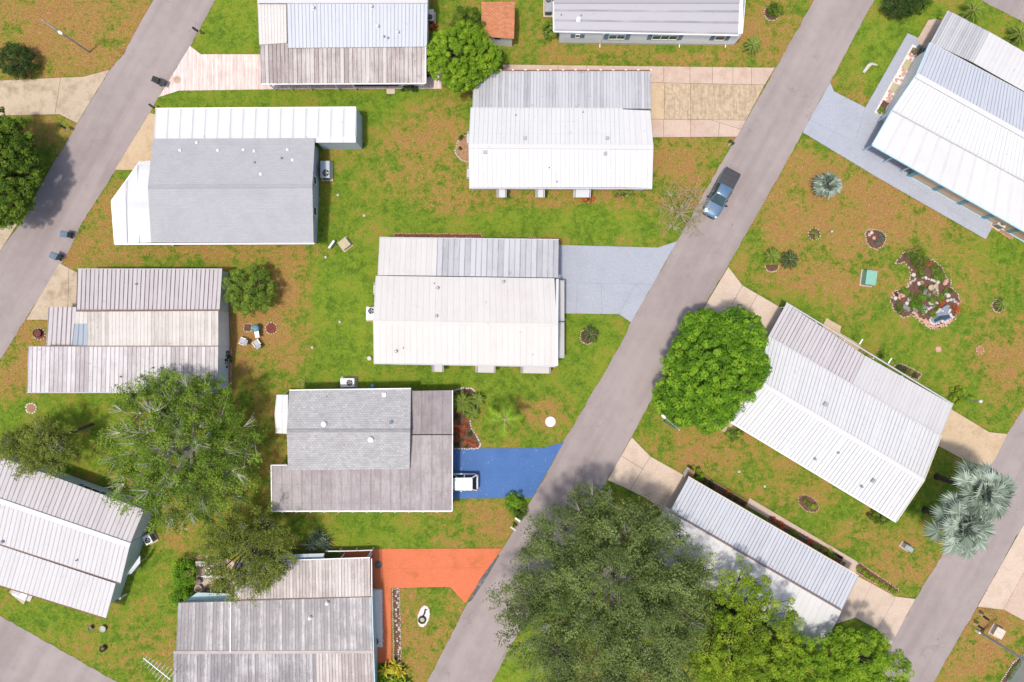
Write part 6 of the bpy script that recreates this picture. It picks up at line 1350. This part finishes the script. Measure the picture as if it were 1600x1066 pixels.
# lamp post by the golden shrub, garden taps, fence and steps
b = P(1507,624); o = thing('lamp_post', 'short garden lamp post beside the golden green shrub', 'lamp post', b); MB().tube([b + V(0,0,-.05), b + V(0,0,2.2)], .045, 7).build('post', 'grey_metal', o); MB().lathe(b + V(0,0,2.2), [(.06, 0), (.14, .08), (.16, .3), (.05, .42)], 8).build('lantern', 'lamp_clear', o); MB().bbox((b.x + .35, b.y, 1.75), (.55, .1, .3), 0, .02).build('name_board', 'pale_metal', o)
b = P(471,598); o = thing('garden_hose', 'coil of pale hose at the corner of the mauve carport home', 'hose', b); MB().tube([(b.x + .38 * math.cos(a) * (1 + .12 * math.sin(3 * a)), b.y + .30 * math.sin(a), .04 + .02 * (a / 6.28)) for a in np.linspace(0, 18.8, 60)], .022, 5).build('coil', 'box_tan', o); MB().tube([b + V(.3,.1,0), b + V(.35,.15,.8)], .02, 5).build('tap_pipe', 'grey_metal', o)
b = P(578,560); o = thing('garden_tap', 'small white hose reel at the lower left corner of the plain white home', 'hose reel', b); MB().lathe(b, [(.22, 0), (.22, .04), (.08, .06), (.08, .3), (.22, .32), (.22, .36)], 12).build('reel', 'stone_white', o); MB().tube([b + V(-.6,.05,.03), b + V(-.2,.1,.05), b + V(0,0,.1)], .025, 5).build('hose', 'stone_white', o)
b = P(584,602); o = thing('hose_stand', 'green hose stand behind the mauve carport home', 'hose stand', b); MB().tube([b + V(0,0,-.03), b + V(0,0,.9)], .03, 6).build('post', 'trim_white', o); MB().lathe(b + V(0,0,.7), [(.18, 0), (.2, .05), (.18, .12)], 10).build('reel', 'trim_teal', o)
o = thing('rail_fence', 'white rail fence along the orange painted strip', 'fence', P(545,862)); pts = [(508,861.5),(530,861.5),(555,861),(581,860)]
for p_, q_ in zip(pts, pts[1:]): MB().bar(P(*p_, 1.0), P(*q_, 1.0), .1, .1).build('rail', 'trim_white', o); MB().bar(P(*p_, .5), P(*q_, .5), .05, .08).build('rail', 'trim_white', o)
MB().bar(P(581,860,1.0), P(574,871,1.0), .1, .1).build('rail', 'trim_white', o)
for p_ in pts: q = P(*p_, 1.0); MB().box((q.x, q.y, .5), (.1, .1, 1.04)).build('post', 'trim_white', o)
b = P(582,876); o = thing('rubber_mat', 'dark rubber mat on the shaded end of the orange driveway', 'mat', V(b.x + .3, b.y, .034)); MB().lathe((b.x + .6, b.y - .4, .034), [(.42, 0), (.42, .015)], 14).build('mat', 'tar', o)
# back yard of the orange driveway home: steps, sheds, clutter
o = thing('wooden_steps', 'brown wooden steps with grey handrails behind the orange driveway home', 'steps', P(340,925)); 
for k in range(5): q = P(341, 907 + k * 5.2, .2 + k * .16); MB().box((q.x, q.y, .17 + k * .16), (.95, .34, .05)).build('tread', 'wood_brown', o)
for x in (333, 349): MB().hexa([P(x,905,0), P(x+.6,905,0), P(x+.6,930,.0), P(x,930,.0)], [P(x,905,.16), P(x+.6,905,.16), P(x+.6,930,.85), P(x,930,.85)]).build('stringer', 'wood_brown', o); MB().bar(P(x - 2, 910, 1.0), P(x - 6, 938, 1.9), .08, .08).build('handrail', 'pale_metal', o); q = P(x-2,911,.9); MB().box((q.x, q.y, .48), (.07, .07, 1.0)).build('post', 'pale_metal', o); q = P(x-6,936,1.8); MB().box((q.x, q.y, .9), (.07, .07, 1.86)).build('post', 'pale_metal', o)
o = thing('lean_to', 'pale teal lean to roof with stair posts beside the hedge', 'shed', P(320,932)); MB().hexa([P(292,938,2.0), P(360,938,2.0), P(362,928,1.7), P(308,926,1.7)], [P(292,938,2.06), P(360,938,2.06), P(362,928,1.76), P(308,926,1.76)]).build('roof', 'siding_mint', o)
for x, y in ((310,927),(330,927),(360,929)): q = P(x, y, 1.7); MB().box((q.x, q.y, .85), (.08, .08, 1.72)).build('post', 'trim_lightblue', o)
o = thing('surfboard', 'white and aqua surfboard shaped board lying by the steps', 'board', P(330,902)); mb = MB(); vs = []
for i in range(13): t = -1 + i / 6; w_ = .24 * (1 - t * t) ** .55; q = P(331 + t * 17, 901, .45); vs += [(q.x, q.y - w_, .42), (q.x, q.y, .52), (q.x, q.y + w_, .42), (q.x, q.y, .38)]
mb.add(vs, [(i * 4 + j, i * 4 + (j + 1) % 4, i * 4 + 4 + (j + 1) % 4, i * 4 + 4 + j) for i in range(12) for j in range(4)]); mb.build('deck', 'trim_white', o, smooth=True)
for x in (322, 341): q = P(x, 901, .3); MB().box((q.x, q.y, .19), (.1, .4, .4)).build('trestle', 'trim_lightblue', o)
o = thing('potting_bench', 'grey potting bench under the dark feathery tree', 'bench', P(320,881)); q = P(320,881,.8); MB().box((q.x, q.y, .80), (1.9, .5, .06)).build('top', 'stone_grey', o)
for dx_ in (-.85, .85):
    for dy_ in (-.18, .18): MB().box((q.x + dx_, q.y + dy_, .39), (.07, .07, .80)).build('leg', 'wood_brown', o)
for lbl, x, y, r, h_, m in (('terracotta pot behind the potting bench', 316, 874, .28, .35, 'terracotta'), ('pale pot beside the potting bench', 328, 873, .25, .35, 'stone_cream'), ('white round pot in front of the potting bench', 328, 890, .28, .4, 'trim_white'), ('navy blue pot beside the clipped hedge', 312, 907, .3, .5, 'shutter'), ('grey ring pot at the foot of the clipped hedge', 312, 918, .35, .4, 'stone_grey'), ('terracotta pot at the foot of the wooden steps', 323, 920, .25, .35, 'terracotta')): pot(lbl, x, y, r, h_, m)
o = bed('bare paved yard of pink slabs under the steps and hedge', [(305,868),(345,866),(368,880),(366,935),(318,935),(308,915)], 'conc_pinkgrey', None, seed=30, name='yard_slab', cat='paving', z=.03)
q = P(505,868,1.6); o = thing('shed', 'grey tool shed with slanted roof between the agave and the fence', 'shed', P(480,868)); MB().hexa([P(440,868,-.02), P(508,866,-.02), P(508,876,-.02), P(440,878,-.02)], [P(436,868,1.75), P(506,865.5,1.75), P(506,876,2.0), P(436,878,2.0)]).build('wall', 'siding_grey', o); MB().hexa([P(434,867,1.76), P(507,864.8,1.76), P(502,876,2.02), P(434,878,2.02)], [P(434,867,1.82), P(507,864.8,1.82), P(502,876,2.08), P(434,878,2.08)]).build('roof', 'siding_steel', o)
MB().bar(P(478,866,1.85), P(488,878,2.1), .12, .05).build('roof_bar', 'trim_grey', o)
# old awning and step box of the left rotated home
o = thing('lean_to', 'white porch awning at the end wall of the left rotated home', 'awning', P(212,890)); MB().hexa([P(198,898,2.2), P(219,868,2.2), P(219,880,1.8), P(205,897,1.8)], [P(198,898,2.25), P(219,868,2.25), P(219,880,1.85), P(205,897,1.85)]).build('roof', 'trim_white', o)
for x, y in ((215,880),(206,894)): q = P(x, y, 1.8); MB().box((q.x, q.y, .9), (.07, .07, 1.82)).build('post', 'pale_metal', o)
q = P(31,927,.5); o = thing('entry_step', 'white entry step with grey mat at the left rotated home', 'step', V(q.x, q.y, 0), R(-24)); MB().bbox((0, 0, .22), (1.5, 1.1, .45), 0, .03).build('landing', 'trim_white', o, local=True); MB().box((-.3, .05, .455), (.8, .8, .02)).build('mat', 'grey_metal', o, local=True); MB().bbox((.95, -.1, .10), (.45, 1.0, .22), 0, .02).build('tread', 'stone_white', o, local=True)
q = P(198,928); o = thing('meter_post', 'white meter post beside the left rotated home', 'meter', q); MB().box((q.x, q.y, .55), (.14, .14, 1.12)).build('post', 'trim_white', o); MB().bbox((q.x, q.y, 1.15), (.3, .22, .35), .3, .02).build('meter', 'stone_white', o)
q = P(1073,738,1.0); o = thing('trellis_gate', 'small white timber trellis at the corner of the pale driveway', 'trellis', V(q.x, q.y, 0), R(58))
for s in (-.45, .45): MB().box((s, 0, .55), (.08, .08, 1.15)).build('post', 'trim_white', o, local=True)
for z in (.25, .6, .95): MB().box((0, 0, z), (.9, .04, .07)).build('slat', 'trim_white', o, local=True)
MB().box((0, -.35, 1.1), (1.0, .7, .05)).build('top_frame', 'wood_brown', o, local=True)
for lbl, x, y in (('white utility flag marker left of the plain white home', 531, 503), ('round white marker on the lawn above the mauve carport home', 488, 543), ('white marker on the lawn right of the shingle home', 528, 305), ('white marker on the dry lawn near the shingle home end', 569, 337), ('pale round marker on the lawn beside the long dark bed', 1155, 737), ('pale round marker near the strip path', 1195, 760), ('white marker by the left rotated home', 291, 826), ('small white marker beside the tan utility box', 509, 402)):
    q = P(x, y); o = thing('ground_cap', lbl, 'cap', q, 0, 'white pipe caps in the lawns'); MB().lathe(q, [(.09, -.03), (.09, .07), (.11, .07), (.11, .10), (.05, .13)], 10).build('cap', 'stone_white', o); MB().lathe(q, [(.15, -.02), (.14, .02)], 10).build('collar', 'stone_grey', o)

# ================================================================== grass blades (too many to count)
def grass():
    rg = np.random.default_rng(99); n = 260000
    X = rg.uniform(-56, 56, n); Y = rg.uniform(-38.5, 38.5, n)
    # fringe along the road and driveway edges
    ex, ey = [], []
    for e in EDGES:
        a = np.array([(p.x, p.y) for p in e]); b = np.roll(a, -1, 0); k = 14
        for _ in range(k):
            t = rg.uniform(0, 1, (len(a), 1)); q = a + (b - a) * t + rg.normal(size=a.shape) * .09; ex.append(q[:, 0]); ey.append(q[:, 1])
    nf = sum(len(x) for x in ex); X = np.concatenate([X] + ex); Y = np.concatenate([Y] + ey); ok = np.ones(len(X), bool)
    ok &= (np.abs(X) < 57) & (np.abs(Y) < 39)
    for poly in EXCL:
        a = np.array(poly); bb = (X > a[:, 0].min()) & (X < a[:, 0].max()) & (Y > a[:, 1].min()) & (Y < a[:, 1].max())
        i = np.where(bb & ok)[0]
        if len(i): ok[i[pip(X[i], Y[i], poly)]] = False
    d = dry_at(X, Y); ok &= (d < .8) | (rg.random(len(X)) < .35)
    X, Y, d = X[ok], Y[ok], d[ok]; n = len(X)
    h_ = rg.uniform(.04, .11, n); az_ = rg.uniform(0, 6.283, n); w_ = rg.uniform(.015, .035, n); ln = rg.uniform(.02, .10, n)
    c = np.stack([X, Y, np.zeros(n)], 1); s = np.stack([-np.sin(az_), np.cos(az_), np.zeros(n)], 1) * w_[:, None]
    tip = c + np.stack([np.cos(az_) * ln, np.sin(az_) * ln, h_], 1)
    v = np.stack([c - s, c + s, tip], 1).reshape(-1, 3)
    o = raw_mesh('grass', v, 3, np.zeros(len(v)), 'lawn', None)
    o.data.attributes.new('dry', 'FLOAT', 'POINT').data.foreach_set('value', np.repeat(d, 3).astype(np.float32))
    tag(o, 'short patchy grass blades over the lawns and along the paving edges', 'grass', kind='stuff')
grass()
